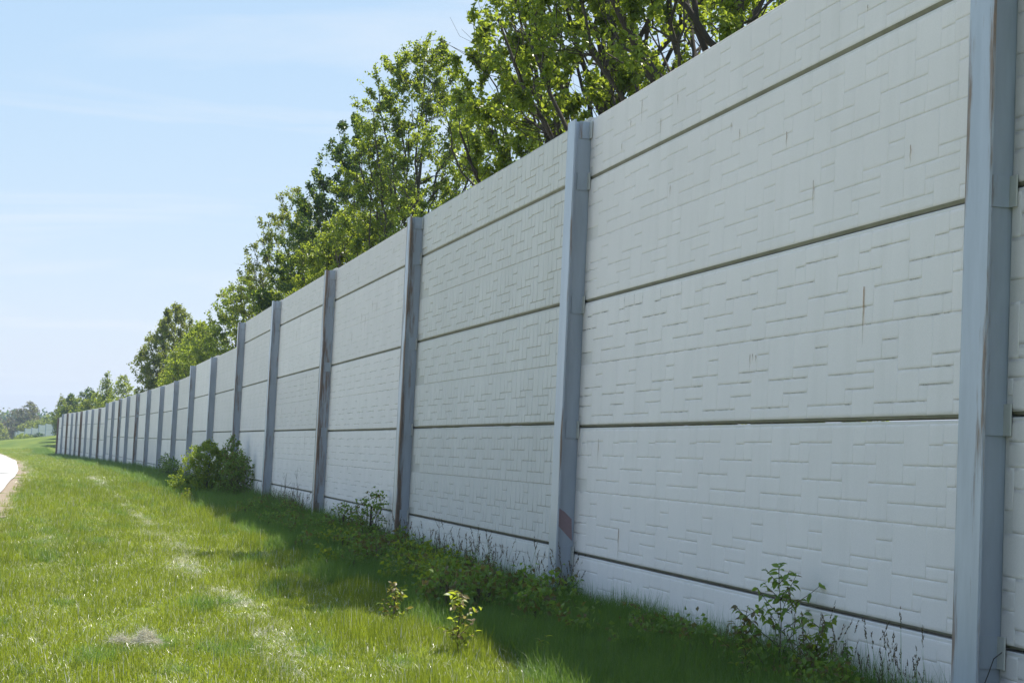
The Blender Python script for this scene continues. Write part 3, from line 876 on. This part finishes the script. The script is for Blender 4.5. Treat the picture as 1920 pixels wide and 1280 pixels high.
# smaller trees towards the far end of the barrier
FT = [  # x, y, height, radius, seed, leaves, size, mat, label
    (-37.6, 166, 8.6, 1.6, 31, 5000, 0.20, ['maple_leaf', 'olive_leaf'], 'small green tree just left of the leftmost big round crown'),
    (-41.5, 178, 6.9, 2.0, 32, 5000, 0.20, ['maple_leaf', 'olive_leaf'], 'low yellow green tree behind the far bays'),
    (-44.2, 186, 9.6, 1.0, 33, 3500, 0.20, ['maple_leaf', 'olive_leaf'], 'slim pointed tree standing above the far bays'),
    (-46.2, 190, 7.4, 2.2, 34, 6000, 0.22, ['maple_leaf', 'olive_leaf'], 'olive tree beside the slim pointed tree'),
    (-50.3, 204, 7.8, 2.2, 35, 7000, 0.22, ['dark_leaf', 'pear_leaf'], 'dense dark green tree above the far bays'),
    (-54.0, 212, 6.2, 2.2, 36, 6000, 0.22, ['maple_leaf', 'olive_leaf'], 'loose yellowish tree left of the dense dark one'),
    (-54.9, 213, 6.6, 1.2, 37, 4000, 0.22, ['dark_leaf', 'pear_leaf'], 'slender dark tree near the end of the barrier'),
    (-57.2, 217, 5.9, 1.05, 38, 2200, 0.22, ['olive_leaf', 'maple_leaf'], 'thin see through tree near the barrier end'),
    (-57.6, 223, 4.2, 1.7, 39, 6000, 0.24, ['maple_leaf', 'olive_leaf'], 'bushy yellow green tree at the barrier end'),
    (-101.0, 392, 11.0, 3.8, 41, 7000, 0.40, ['dark_leaf', 'pear_leaf'], 'dark round tree behind the distant barrier'),
    (-106.5, 394, 9.6, 3.6, 42, 6000, 0.40, ['maple_leaf', 'olive_leaf'], 'pale green round tree right above the distant barrier'),
    (-98.0, 382, 8.0, 3.0, 43, 5000, 0.40, ['maple_leaf', 'olive_leaf'], 'light green tree over the right end of the distant barrier'),
    (-117.0, 415, 13.0, 3.4, 44, 4200, 0.42, ['bud_leaf', 'olive_leaf'], 'tall brownish budding tree behind the distant barrier'),
    (-122.0, 424, 11.0, 3.6, 45, 4200, 0.42, ['bud_leaf', 'olive_leaf'], 'brownish budding tree left of the tallest brown one'),
    (-113.5, 404, 8.4, 3.4, 46, 5500, 0.40, ['olive_leaf', 'maple_leaf'], 'olive tree behind the middle of the distant barrier'),
    (-125.0, 416, 7.6, 3.8, 47, 5500, 0.40, ['olive_leaf', 'maple_leaf'], 'low olive tree over the left end of the distant barrier'),
    (-132.0, 430, 6.2, 4.2, 48, 5500, 0.40, ['maple_leaf', 'olive_leaf'], 'pale green low tree beyond the left end of the distant barrier'),
    (-92.5, 300, 5.4, 2.6, 49, 7000, 0.26, ['maple_leaf', 'pear_leaf'], 'bright green bushy tree at the left edge of the view'),
    (-97.0, 303, 6.0, 2.8, 50, 5000, 0.28, ['pear_leaf', 'maple_leaf'], 'green bushy tree left of the one at the view edge'),
]
for (x, y, Ht, Rr, seed, nl, lf, mats, lab) in FT:
    z = float(gz(x, y))
    tree('far_tree', (x, y, z), Ht, Rr, seed, nl, lf, mats, lab, group='smaller trees in the distance', limbs=14, sec=6, twg=4, low=0.16, spread=0.8,
         trunk_r=0.13, sides=4, gap=0.05)

SB = [(-90.5, 318, 3.9, 2.6, 61, 'maple_leaf', 'pale shrub on the rise left of the distant barrier'),
      (-94.5, 330, 3.8, 2.6, 62, 'olive_leaf', 'olive shrub below the left end of the distant barrier'),
      (-99.0, 352, 4.6, 2.2, 63, 'dark_leaf', 'dark shrub at the left foot of the distant barrier'),
      (-98.5, 345, 4.3, 2.0, 64, 'dark_leaf', 'dark round shrub before the middle of the distant barrier'),
      (-95.8, 342, 4.4, 2.2, 65, 'dark_leaf', 'dark spreading shrub before the third far panel'),
      (-93.2, 338, 4.6, 2.2, 66, 'dark_leaf', 'large dark shrub at the right foot of the distant barrier')]
for x, y, Ht, Rr, seed, mt_, lab in SB:
    tree('shrub', (x, y, float(gz(x, y))), Ht, Rr, seed, 3500, 0.22, mt_, lab, 'shrub', 'shrubs at the foot of the distant barrier', limbs=14, sec=5, twg=4,
         low=0.03, spread=0.9, trunk_r=0.06, sides=4)

# ------------------------------------------------------------------ far wooded hills
def hill_z(x, y):
    return -3 + 9.5 * sstep(520, 860, y) * (0.75 + 0.25 * np.sin(x * 0.011 + 1.2)) * sstep(40, -120, x) + 2.0 * np.sin(x * 0.03) * sstep(600, 900, y)
hx = np.linspace(-700, 100, 60); hy = np.linspace(470, 1300, 40)
X, Y = np.meshgrid(hx, hy)
V = np.stack([X, Y, hill_z(X, Y) + 0.25], -1).reshape(-1, 3)
i = np.arange(39)[:, None] * 60 + np.arange(59)[None, :]
mt, nd, lk, out = newmat('woodland_floor')
g = nd.new('ShaderNodeNewGeometry').outputs['Position']
principled(nd, lk, out, mix(nd, lk, noise(nd, lk, g, 0.05, 5), (0.06, 0.07, 0.03), (0.10, 0.09, 0.05)), 0.95, 0.05)
hills = link('hills', np_mesh('hills', V, np.stack([i, i + 1, i + 61, i + 60], -1).reshape(-1, 4), None, [mt], True))
tag(hills, 'low wooded hills on the horizon', kind='structure')
def wood(name, n, x0, x1, y0, y1, hmin, hmax, mats, weights, label, seed, per=150, leaf=1.1, zf=hill_z):
    g = np.random.default_rng(seed)
    CC, VA, MI = [], [], []
    mbk = MB()
    for _ in range(n):
        y = g.uniform(y0, y1); x = g.uniform(x0, x1)
        z = float(zf(x, y)); h_ = g.uniform(hmin, hmax); r_ = h_ * g.uniform(0.26, 0.40)
        d = g.normal(0, 1, (per, 3)); d /= np.linalg.norm(d, axis=1, keepdims=True)
        rad = g.uniform(0.35, 1.0, per) ** 0.5
        c = np.array([x, y, z + h_ * 0.58]) + d * rad[:, None] * np.array([r_, r_, h_ * 0.42]) * (1 + 0.2 * np.sin(d[:, :1] * 5 + x))
        CC.append(c); VA.append(np.clip(g.normal(g.uniform(0.2, 0.7), 0.18, per), 0, 1))
        MI.append(np.full(per, g.choice(len(mats), p=weights)))
        mbk.tube([(x, y, z), (x + g.normal(0, .3), y, z + h_ * 0.5), (x + g.normal(0, .5), y, z + h_ * 0.95)], [0.28, 0.16, 0.05], 3)
    C = np.concatenate(CC)
    o = link(name, leaves_mesh(name, C, leaf, None, var=np.concatenate(VA), wide=0.9, rs=g, mats=[M[x] for x in mats], mat_idx=np.repeat(np.concatenate(MI), 2)))
    tag(o, label, kind='stuff')
    b = link('trunks', mbk.mesh('trunks', M['bark']), o); b['kind'] = 'stuff'
wood('far_wood', 420, -420, -60, 620, 900, 9, 14, ['dark_leaf', 'bud_leaf', 'olive_leaf'], [0.45, 0.35, 0.2], 'hazy blue wooded ridge on the horizon', 71, 150, 1.5)
wood('near_wood', 150, -300, -128, 470, 560, 7.5, 11, ['bud_leaf', 'dark_leaf', 'olive_leaf'], [0.6, 0.2, 0.2], 'brownish budding wood below the hazy ridge', 72, 260, 0.9)

# ------------------------------------------------------------------ bushes and saplings along the foot of the wall
def bush(name, s_, off, Ht, Rr, seed, nl, lf, mats, lab, cat='bush', group=None, **kw):
    a = dict(limbs=16, sec=6, twg=5, low=0.02, spread=0.75, trunk_r=0.022, barkm='stem', sides=4, gap=0.05, up=0.7); a.update(kw)
    return tree(name, at_wall(s_, off), Ht, Rr, seed, nl, lf, mats, lab, cat, group, **a)
bush('bush', 36.9, 1.0, 1.6, 0.86, 81, 9500, 0.062, ['maple_leaf', 'weed_leaf'], 'dense bright green bush against the barrier, sunlit on its left', spread=0.9)
bush('bush', 36.4, 0.42, 1.75, 0.38, 82, 2600, 0.055, ['weed_leaf', 'red_leaf'], 'upright leafy shoot rising out of the bright bush', limbs=12)
bush('bush', 34.9, 0.40, 1.4, 0.56, 83, 2600, 0.06, ['weed_leaf', 'red_leaf'], 'loose see through bush right of the dense bright bush', gap=0.12)
bush('bush', 33.0, 1.75, 0.42, 0.15, 84, 160, 0.05, ['maple_leaf', 'red_leaf'], 'small sunlit sprig in the grass before the dense bush', limbs=6, sec=3, twg=2)
bush('bush', 56.5, 0.45, 0.95, 0.6, 85, 1300, 0.07, ['weed_leaf', 'dark_leaf'], 'low bush at the foot of a far bay left of the dense bush')
bush('bush', 61.0, 0.45, 1.15, 0.4, 86, 700, 0.07, ['weed_leaf', 'dark_leaf'], 'thin upright bush two bays left of the dense bush')
bush('sapling', 19.3, 0.32, 0.64, 0.36, 87, 800, 0.045, ['weed_leaf', 'red_leaf'], 'bushy leaning sapling left of the third post from the right', 'sapling')
bush('sapling', 17.0, 0.28, 0.95, 0.30, 88, 560, 0.055, ['weed_leaf', 'red_leaf'], 'tall thin sapling hugging the third post from the right', 'sapling', limbs=9, sec=4)

def stems(name, s_, off, n, hh, seed, mat, lab, cat, spread=0.3):
    g = np.random.default_rng(seed)
    root = tag(empty(name, at_wall(s_, off)), lab, cat)
    for i_ in range(n):
        mb = MB()
        x, y = g.normal(0, spread, 2) * np.array([1, 0.5])
        h_ = hh * g.uniform(0.5, 1.05)
        c = curve((x, y, -0.03), (g.normal(0, .12), g.normal(0, .12), 1), h_, 6, 0.1, 0.05, g)
        mb.tube(c, np.linspace(0.0045, 0.002, 7), 4)
        for _ in range(6):
            a = g.integers(2, 6)
            sb = curve(c[a], (g.normal(0, .6), g.normal(0, .6), 0.8), h_ * g.uniform(0.1, 0.3), 3, 0.3, 0.1, g)
            mb.tube(sb, np.linspace(0.0022, 0.0014, 4), 3)
        link('stem', mb.mesh('stem', M[mat], True), root)
stems('dead_weed', 26.9, 0.28, 13, 1.0, 91, 'dead', 'cluster of dry brown weed stalks between the fourth and fifth posts', 'weed', 0.32)
stems('dead_weed', 12.2, 0.30, 3, 0.75, 92, 'dead', 'few thin dry stalks against the warmer rough panel', 'weed', 0.3)

def leaf6(L=1.0):
    """pointed ovate leaf, folded and curled"""
    rows = [(0.0, 0.03, 0.0), (0.25, 0.24, 0.015), (0.5, 0.28, 0.0), (0.78, 0.15, -0.05), (1.0, 0.0, -0.13)]
    V, T = [], []
    for x, w, z in rows:
        V += [(x * L, -w * L, z * L + w * 0.3 * L), (x * L, 0, z * L), (x * L, w * L, z * L + w * 0.3 * L)]
    Q = []
    for r_ in range(4):
        for c in (0, 1):
            a = r_ * 3 + c
            Q.append((a, a + 3, a + 4, a + 1))
    return np.array(V), np.array(Q)
LV, LQ = leaf6()
LEAF = {}
for nm in ('weed_leaf', 'maple_leaf', 'red_leaf'):
    for v_ in (0.25, 0.5, 0.8):
        LEAF[(nm, v_)] = np_mesh('leaf', LV, LQ, None, [M[nm]], True, attrs={'var': np.full(len(LV), v_)})

def sapling(s_, off, Ht, seed, lab, n_br=7, leaf=0.05, lean=(0, 0), mats=('weed_leaf',), red_tip=True, group=None, brl=0.62):
    """single stem with side shoots; every leaf its own piece"""
    g = np.random.default_rng(seed)
    root = tag(empty('sapling', at_wall(s_, off)), lab, 'sapling', group)
    mb = MB()
    c = curve((0, 0, -0.05), (lean[0], lean[1], 1), Ht + 0.05, 8, 0.05, 0.05, g)
    mb.tube(c, np.linspace(0.0055, 0.002, 9), 5)
    nodes = []
    for a in range(3, 9): nodes.append((c[a], c[a] - c[a - 1]))
    for b_ in range(n_br):
        a = 2 + int(6 * b_ / n_br)
        az = b_ * 2.4 + g.uniform(-.4, .4)
        sb = curve(c[a], (math.cos(az), math.sin(az), 0.75), Ht * brl * g.uniform(0.5, 1.0) * (1.15 - a / 10), 4, 0.25, 0.08, g)
        mb.tube(sb, np.linspace(0.0028, 0.0014, 5), 4)
        for j in range(1, 5): nodes.append((sb[j], sb[j] - sb[j - 1]))
    link('stem', mb.mesh('stem', M['stem'], True), root)
    for k_, (p, d) in enumerate(nodes):
        for side in (-1, 1, 0)[: 2 + (g.uniform() < 0.3)]:
            az = math.atan2(d[1], d[0]) + side * 1.2 + g.normal(0, 0.5)
            pit = g.normal(0.25, 0.4)
            nm = mats[g.integers(0, len(mats))]
            if red_tip and g.uniform() < 0.08: nm = 'red_leaf'
            o = bpy.data.objects.new('leaf', LEAF[(nm, (0.25, 0.5, 0.8)[g.integers(0, 3)])])
            COL.objects.link(o); o.parent = root
            o.location = p + g.normal(0, 0.004, 3)
            o.rotation_euler = (g.normal(0, 0.5), pit, az)
            sc = leaf * g.uniform(0.65, 1.2)
            o.scale = (sc, sc, sc)
SP = [(2.35, 0.20, 0.80, 101, 'tallest leafy sapling leaning left before the nearest full bay', 20, 0.062, (-0.08, -0.02), ('weed_leaf',)),
      (2.72, 0.32, 0.50, 102, 'bushy sapling just left of the tallest sapling', 14, 0.055, (0, 0), ('weed_leaf', 'red_leaf')),
      (1.90, 0.16, 0.52, 103, 'pointed leaved sapling right of the tallest sapling', 14, 0.055, (0, 0), ('weed_leaf', 'maple_leaf')),
      (1.62, 0.14, 0.38, 104, 'small dark leaved sapling farthest right by the nearest post', 6, 0.048, (0, 0), ('weed_leaf',)),
      (4.15, 1.95, 0.46, 105, 'sunlit yellow green sapling at the shadow edge', 13, 0.054, (-.05, 0), ('maple_leaf', 'maple_leaf', 'red_leaf')),
      (6.25, 2.05, 0.36, 106, 'small sunlit sapling left of the other sunlit one', 10, 0.05, (0, 0), ('maple_leaf', 'red_leaf')),
      (7.35, 0.28, 0.48, 107, 'leafy sapling right beside the foot of the second post', 8, 0.046, (0, 0), ('weed_leaf', 'red_leaf')),
      (6.9, 0.30, 0.40, 108, 'sapling one pace right of the second post', 7, 0.046, (0, 0), ('weed_leaf',)),
      (3.6, 1.45, 0.20, 109, 'low sprig with pale leaves at the bottom edge', 5, 0.05, (0, 0), ('maple_leaf',)),
      (13.3, 0.28, 0.42, 110, 'leafy sapling right of the third post', 7, 0.048, (0, 0), ('weed_leaf',)),
      (2.05, 0.55, 0.30, 111, 'low leafy sprig in front of the pointed leaved sapling', 6, 0.045, (0, 0), ('weed_leaf', 'maple_leaf')),
      (9.6, 0.35, 0.40, 112, 'sapling left of the second post', 7, 0.046, (0, 0), ('weed_leaf', 'red_leaf'))]
for a in SP: sapling(*a)
# the low thicket of seedlings in the wall's shade
g = np.random.default_rng(5)
for i_ in range(64):
    s_ = g.uniform(4.6, 15.5); off = abs(g.normal(0, 0.55)) + 0.38 + (0.5 * g.uniform() if s_ < 9 else 0)
    off = min(off, 1.7)
    hh = g.uniform(0.30, 0.52)
    bush('seedling', s_, off, hh, hh * 0.55, 200 + i_, int(g.uniform(110, 210)), 0.058, [['weed_leaf', 'red_leaf'], ['maple_leaf', 'weed_leaf'], ['red_leaf', 'weed_leaf']][g.choice(3, p=[0.5, 0.33, 0.17])],
         'leafy seedling in the shaded thicket near the second post', 'seedling', 'seedlings in the shaded thicket', limbs=6, sec=3, twg=2, trunk_r=0.006, up=0.5)
for i_ in range(26):
    s_ = g.uniform(0.9, 4.8); off = abs(g.normal(0, 0.22)) + 0.16
    hh = g.uniform(0.20, 0.38)
    bush('seedling', s_, off, hh, hh * 0.6, 400 + i_, int(g.uniform(90, 170)), 0.044, ['weed_leaf', 'red_leaf'] if g.uniform() < 0.8 else ['red_leaf', 'weed_leaf'],
         'low leafy seedling among the saplings below the nearest full bay', 'seedling', 'seedlings below the nearest full bay', limbs=6, sec=3, twg=2, trunk_r=0.006, up=0.5)
for i_ in range(26):
    s_ = g.uniform(15.5, 30); off = abs(g.normal(0, 0.5)) + 0.36
    hh = g.uniform(0.26, 0.46)
    bush('seedling', s_, off, hh, hh * 0.6, 300 + i_, int(g.uniform(130, 240)), 0.052, ['weed_leaf', 'red_leaf'],
         'leafy seedling at the wall foot left of the third post', 'seedling', 'seedlings left of the third post', limbs=6, sec=3, twg=2, trunk_r=0.006, up=0.5)

# ------------------------------------------------------------------ grass
def tuft(kind, seed):
    g = np.random.default_rng(seed)
    P_ = {'lawn': (56, 0.11, 0.040, 0.095, 0.0056, 0.6), 'long': (60, 0.12, 0.16, 0.34, 0.0046, 0.55), 'straw': (9, 0.07, 0.05, 0.13, 0.0036, 1.3), 'stalk': (5, 0.10, 0.40, 0.72, 0.0058, 0.14)}[kind]
    n, rad, h0, h1, w, bend = P_
    V, Q, T, va, mi, dq = [], [], [], [], [], []
    for i_ in range(n):
        r_ = rad * math.sqrt(g.uniform()); a = g.uniform(0, 6.28)
        b = np.array([r_ * math.cos(a), r_ * math.sin(a), -0.01])
        h_ = g.uniform(h0, h1); az = g.uniform(0, 6.28); bd = abs(g.normal(0, bend)) + 0.05
        d = np.array([math.cos(az), math.sin(az), 0]); s_ = np.array([-d[1], d[0], 0])
        tw_ = g.normal(0, 0.5); s_ = s_ * math.cos(tw_) + d * math.sin(tw_)
        base = len(V); var = float(np.clip(g.normal(0.5, 0.42), 0, 1))
        segs = 3
        dry = kind == 'lawn' and g.uniform() < 0.045
        if dry: s_ = s_ * 1.25
        p = b.copy(); ang = bd * 0.25
        for j in range(segs + 1):
            fr = j / segs
            ww = w * (1 - 0.75 * fr)
            if j < segs:
                V += [tuple(p - s_ * ww / 2), tuple(p + s_ * ww / 2)]; va += [var, var]
            else:
                V.append(tuple(p)); va.append(var)
            ang += bd * 0.55
            p = p + (d * math.sin(min(ang, 2.0)) + np.array([0, 0, math.cos(min(ang, 2.0))])) * h_ / segs
        if dry: dq.append((len(Q), len(Q) + segs - 1, len(T)))
        for j in range(segs - 1): Q.append((base + 2 * j, base + 2 * j + 1, base + 2 * j + 3, base + 2 * j + 2))
        e = base + 2 * (segs - 1)
        T.append((e, e + 1, e + 2))
        if kind == 'stalk':                                   # narrow seed head
            tip = np.array(V[-1]); dn = np.array(V[-2]) - tip; dn /= np.linalg.norm(dn)
            for q in range(14):
                c = tip + dn * 0.11 * (q / 14) + g.normal(0, 0.003, 3)
                k0 = len(V); ax = g.normal(0, 1, 3); ax /= np.linalg.norm(ax)
                V += [tuple(c - ax * 0.0055), tuple(c - dn * 0.020 + g.normal(0, .003, 3)), tuple(c + ax * 0.0055)]; va += [var] * 3
                T.append((k0, k0 + 1, k0 + 2)); mi.append(len(T) - 1)
    mat_i = np.zeros(len(Q) + len(T), int)
    for q in mi: mat_i[len(Q) + q] = 1
    for q0, q1, t0 in dq: mat_i[q0:q1] = 1; mat_i[len(Q) + t0] = 1
    mats = {'lawn': [M['lawn'], M['straw']], 'long': [M['tall']], 'straw': [M['straw']], 'stalk': [M['tall'], M['seed']]}[kind]
    return np_mesh('tuft_' + kind, V, Q, T, mats, None, mat_i, {'var': va})

tuft_col = bpy.data.collections.new('tufts')
KINDS = [('lawn', 1), ('lawn', 2), ('lawn', 3), ('long', 4), ('long', 5), ('straw', 6), ('straw', 7), ('stalk', 8), ('stalk', 9)]
for i_, (kd, sd_) in enumerate(KINDS):
    o = bpy.data.objects.new('tuft_%02d' % i_, tuft(kd, sd_))
    tuft_col.objects.link(o)

def scatter(name, P_, rot, scl, idx, tone, label):
    n = len(P_)
    me = bpy.data.meshes.new(name)
    me.vertices.add(n); me.vertices.foreach_set('co', np.asarray(P_, np.float32).ravel())
    a = me.attributes.new('rot', 'FLOAT_VECTOR', 'POINT'); a.data.foreach_set('vector', np.asarray(rot, np.float32).ravel())
    a = me.attributes.new('scl', 'FLOAT_VECTOR', 'POINT'); a.data.foreach_set('vector', np.asarray(scl, np.float32).ravel())
    a = me.attributes.new('idx', 'INT', 'POINT'); a.data.foreach_set('value', np.asarray(idx, np.int32))
    a = me.attributes.new('tone', 'FLOAT', 'POINT'); a.data.foreach_set('value', np.asarray(tone, np.float32))
    me.update()
    o = link(name, me)
    ng = bpy.data.node_groups.new(name, 'GeometryNodeTree')
    ng.interface.new_socket('Geometry', in_out='INPUT', socket_type='NodeSocketGeometry')
    ng.interface.new_socket('Geometry', in_out='OUTPUT', socket_type='NodeSocketGeometry')
    nd, lk = ng.nodes, ng.links
    gi = nd.new('NodeGroupInput'); go = nd.new('NodeGroupOutput')
    ci = nd.new('GeometryNodeCollectionInfo'); ci.inputs['Collection'].default_value = tuft_col
    ci.inputs['Separate Children'].default_value = True; ci.inputs['Reset Children'].default_value = True
    ip = nd.new('GeometryNodeInstanceOnPoints'); ip.inputs['Pick Instance'].default_value = True
    def na(nm, dt):
        x = nd.new('GeometryNodeInputNamedAttribute'); x.data_type = dt; x.inputs['Name'].default_value = nm
        return x.outputs['Attribute']
    er = nd.new('FunctionNodeEulerToRotation')
    lk.new(na('rot', 'FLOAT_VECTOR'), er.inputs[0]); lk.new(er.outputs[0], ip.inputs['Rotation'])
    lk.new(na('scl', 'FLOAT_VECTOR'), ip.inputs['Scale']); lk.new(na('idx', 'INT'), ip.inputs['Instance Index'])
    lk.new(gi.outputs[0], ip.inputs['Points']); lk.new(ci.outputs[0], ip.inputs['Instance'])
    lk.new(ip.outputs[0], go.inputs[0])
    md = o.modifiers.new('scatter', 'NODES'); md.node_group = ng
    tag(o, label, 'grass', kind='stuff')
    return o

def smooth_noise(s, o, seed, ls, lo):
    g = np.random.default_rng(seed)
    v = 0
    for q in range(9):
        f1, f2 = g.normal(0, 1 / ls), g.normal(0, 1 / lo)
        v = v + np.sin(s * f1 * 6.28 + o * f2 * 6.28 + g.uniform(0, 6.28))
    return v / 3.0

def band(n, s0, s1, o0, o1, g):
    return g.uniform(s0, s1, n), g.uniform(o0, o1, n)
g = np.random.default_rng(17)
rows = []
for s0, s1, dens, sc in ((-1, 12, 110, 1.0), (12, 26, 75, 1.15), (26, 50, 34, 1.6), (50, 90, 14, 2.3), (90, 205, 6, 3.2)):
    n = int((s1 - s0) * 5.75 * dens)
    s_, o_ = band(n, s0, s1, 0.02, 5.78, g)
    rows.append((s_, o_, np.full(n, sc)))
    n = int((s1 - s0) * 1.5 * dens * 1.3)
    s_, o_ = band(n, s0, s1, 0.03, 1.6, g)
    o_ = 0.03 + (o_ - 0.03) ** 1.35
    rows.append((s_, o_, np.full(n, sc)))
s_ = np.concatenate([r_[0] for r_ in rows]); o_ = np.concatenate([r_[1] for r_ in rows]); sc = np.concatenate([r_[2] for r_ in rows])
keep = ~((o_ > 5.55) & (g.uniform(0, 1, len(s_)) < 0.7))
s_, o_, sc = s_[keep], o_[keep], sc[keep]
p = wall_pts(s_, o_)
n = len(s_)
edge = 1.62 + 0.3 * smooth_noise(s_, o_ * 0, 3, 9, 50)      # uncut margin along the wall
tone = np.clip(0.5 + 0.36 * smooth_noise(s_, o_, 4, 16, 1.5) + 0.26 * smooth_noise(s_, o_, 5, 2.0, 0.8), 0, 1)
long_ = o_ < edge
hgt = np.where(long_, 1.0, np.clip(1 + 0.45 * smooth_noise(s_, o_, 6, 3, 1.2), 0.5, 2)) * g.uniform(0.65, 1.45, n)
hgt = np.where(~long_ & (o_ < edge + 0.8), hgt * 1.5, hgt)
idx = g.integers(0, 3, n)
idx = np.where(long_ & (g.uniform(0, 1, n) < 0.75), g.integers(3, 5, n), idx)
coarse = ~long_ & (smooth_noise(s_, o_, 8, 2.6, 0.9) > 0.95) & (g.uniform(0, 1, n) < 0.4)
idx = np.where(coarse, g.integers(3, 5, n), idx)
hgt = np.where(coarse, hgt * 0.62, hgt)
scl = np.stack([sc, sc, np.clip(sc, 1, 1.6) * hgt], 1)
scl[idx >= 3, 2] *= np.where(long_, 0.62 + 0.5 * np.exp(-o_ / 0.35), 0.55)[idx >= 3]
rot = np.stack([g.normal(0, .12, n), g.normal(0, .12, n), g.uniform(0, 6.28, n)], 1)
Pt = np.column_stack([p, gz(p[:, 0], p[:, 1])])
lawn = idx < 3
scatter('lawn_grass', Pt[lawn], rot[lawn], scl[lawn], idx[lawn], tone[lawn], 'short bright green mown grass of the sunlit lawn')
tall_P, tall_r, tall_s, tall_i, tall_t = [Pt[~lawn]], [rot[~lawn]], [scl[~lawn]], [idx[~lawn]], [tone[~lawn] * 0.8]
# seed stalks close to the wall
n = 1500
s2 = g.uniform(0.2, 60, n)
s2 = s2[smooth_noise(s2, s2 * 0, 41, 1.3, 50) + g.normal(0, 0.4, n) > 0.45]; n = len(s2)
o2 = np.abs(g.normal(0, 0.2, n)) + 0.12
p = wall_pts(s2, o2)
tall_P.append(np.column_stack([p, gz(p[:, 0], p[:, 1])])); tall_r.append(np.stack([g.normal(0, .08, n), g.normal(0, .08, n), g.uniform(0, 6.28, n)], 1))
q = g.uniform(0.45, 1.1, n); tall_s.append(np.stack([q, q, q], 1)); tall_i.append(g.integers(7, 9, n)); tall_t.append(g.uniform(0, 1, n))
scatter('tall_grass', np.concatenate(tall_P), np.concatenate(tall_r), np.concatenate(tall_s), np.concatenate(tall_i), np.concatenate(tall_t),
        'uncut dark grass with seed stalks in the shade along the wall foot')
# dry clippings: rows left by the mower, soil edge, scattered blades
SS, OO = [], []
def row(s0, s1, n, off, sig, clump=0.6):
    a = g.uniform(s0, s1, n); w_ = smooth_noise(a, a * 0, 21 + int(off * 10), 1.6, 50)
    a = a[w_ > clump - 0.9]
    SS.append(a); OO.append(off + 0.12 * np.sin(a * 0.7) + g.normal(0, sig, len(a)))
row(0, 60, 3000, 3.28, 0.11, 0.3); row(-1, 40, 420, 2.35, 0.2, 1.3); row(10, 60, 700, 2.2, 0.16, 1.0); row(-1, 40, 380, 4.95, 0.16, 1.2)
row(8, 110, 900, 5.62, 0.12, 0.6); row(60, 195, 260, 2.4, 0.35, 1.1)
a = g.uniform(-1, 40, 1500); SS.append(a); OO.append(g.uniform(1.6, 5.6, 1500))
s3, o3 = np.concatenate(SS), np.concatenate(OO); n = len(s3)
p = wall_pts(s3, o3)
q = np.where(s3 > 45, 1.6, 0.85) * g.uniform(0.5, 1.1, n)
q[-1500:] *= 0.6
scatter('dry_clippings', np.column_stack([p, gz(p[:, 0], p[:, 1]) + 0.03]), np.stack([g.normal(0, .3, n), g.normal(0, .3, n), g.uniform(0, 6.28, n)], 1),
        np.stack([q, q, q * 0.8], 1), g.integers(5, 7, n), g.uniform(0, 1, n), 'pale dry grass clippings strewn in rows over the lawn')
# heap of straw on the lawn
gg = np.random.default_rng(3)
V, T, va = [], [], []
for i_ in range(900):
    lobe = gg.uniform() < 0.72
    c = np.array([gg.normal(0.10, 0.075) if lobe else gg.normal(-0.16, 0.06), gg.normal(0, 0.06), 0])
    c[2] = 0.05 + (0.085 if lobe else 0.03) * math.exp(-((c[0] - (0.1 if lobe else -.16)) ** 2 + c[1] ** 2) / 0.008) * gg.uniform(0.2, 1)
    d = gg.normal(0, 1, 3); d[2] *= 0.45; d /= np.linalg.norm(d)
    l_ = gg.uniform(0.05, 0.13); s__ = np.cross(d, gg.normal(0, 1, 3)); s__ /= np.linalg.norm(s__)
    k0 = len(V); V += [tuple(c - s__ * 0.002), tuple(c + s__ * 0.002), tuple(c + d * l_)]; T.append((k0, k0 + 1, k0 + 2)); va += [gg.uniform()] * 3
st_ = link('straw_heap', np_mesh('straw_heap', V, None, T, [M['straw']], attrs={'var': va}))
pq = wall_pt(4.0, 4.27)
st_.location = (pq[0], pq[1], float(gz(pq[0], pq[1]))); st_.rotation_euler = (0, 0, 0); st_.scale = (0.66, 0.7, 1.25); st_.location.z += 0.015
tag(st_, 'small pale heap of dry straw lying on the lawn', 'straw heap')

# ------------------------------------------------------------------ haze
mt = bpy.data.materials.new('haze'); mt.use_nodes = True
nt = mt.node_tree; nt.nodes.clear()
ou = nt.nodes.new('ShaderNodeOutputMaterial'); pv = nt.nodes.new('ShaderNodeVolumePrincipled')
pv.inputs['Color'].default_value = (0.62, 0.80, 1.0, 1)
pv.inputs['Density'].default_value = 0.00032
pv.inputs['Anisotropy'].default_value = 0.0
nt.links.new(pv.outputs[0], ou.inputs['Volume'])
mb = MB(); mb.box(-905, 505, -155, 1455, -9, 40)
hz = link('haze', mb.mesh('haze', mt)); hz['kind'] = 'stuff'; hz['label'] = 'thin pale haze in the air over the land'
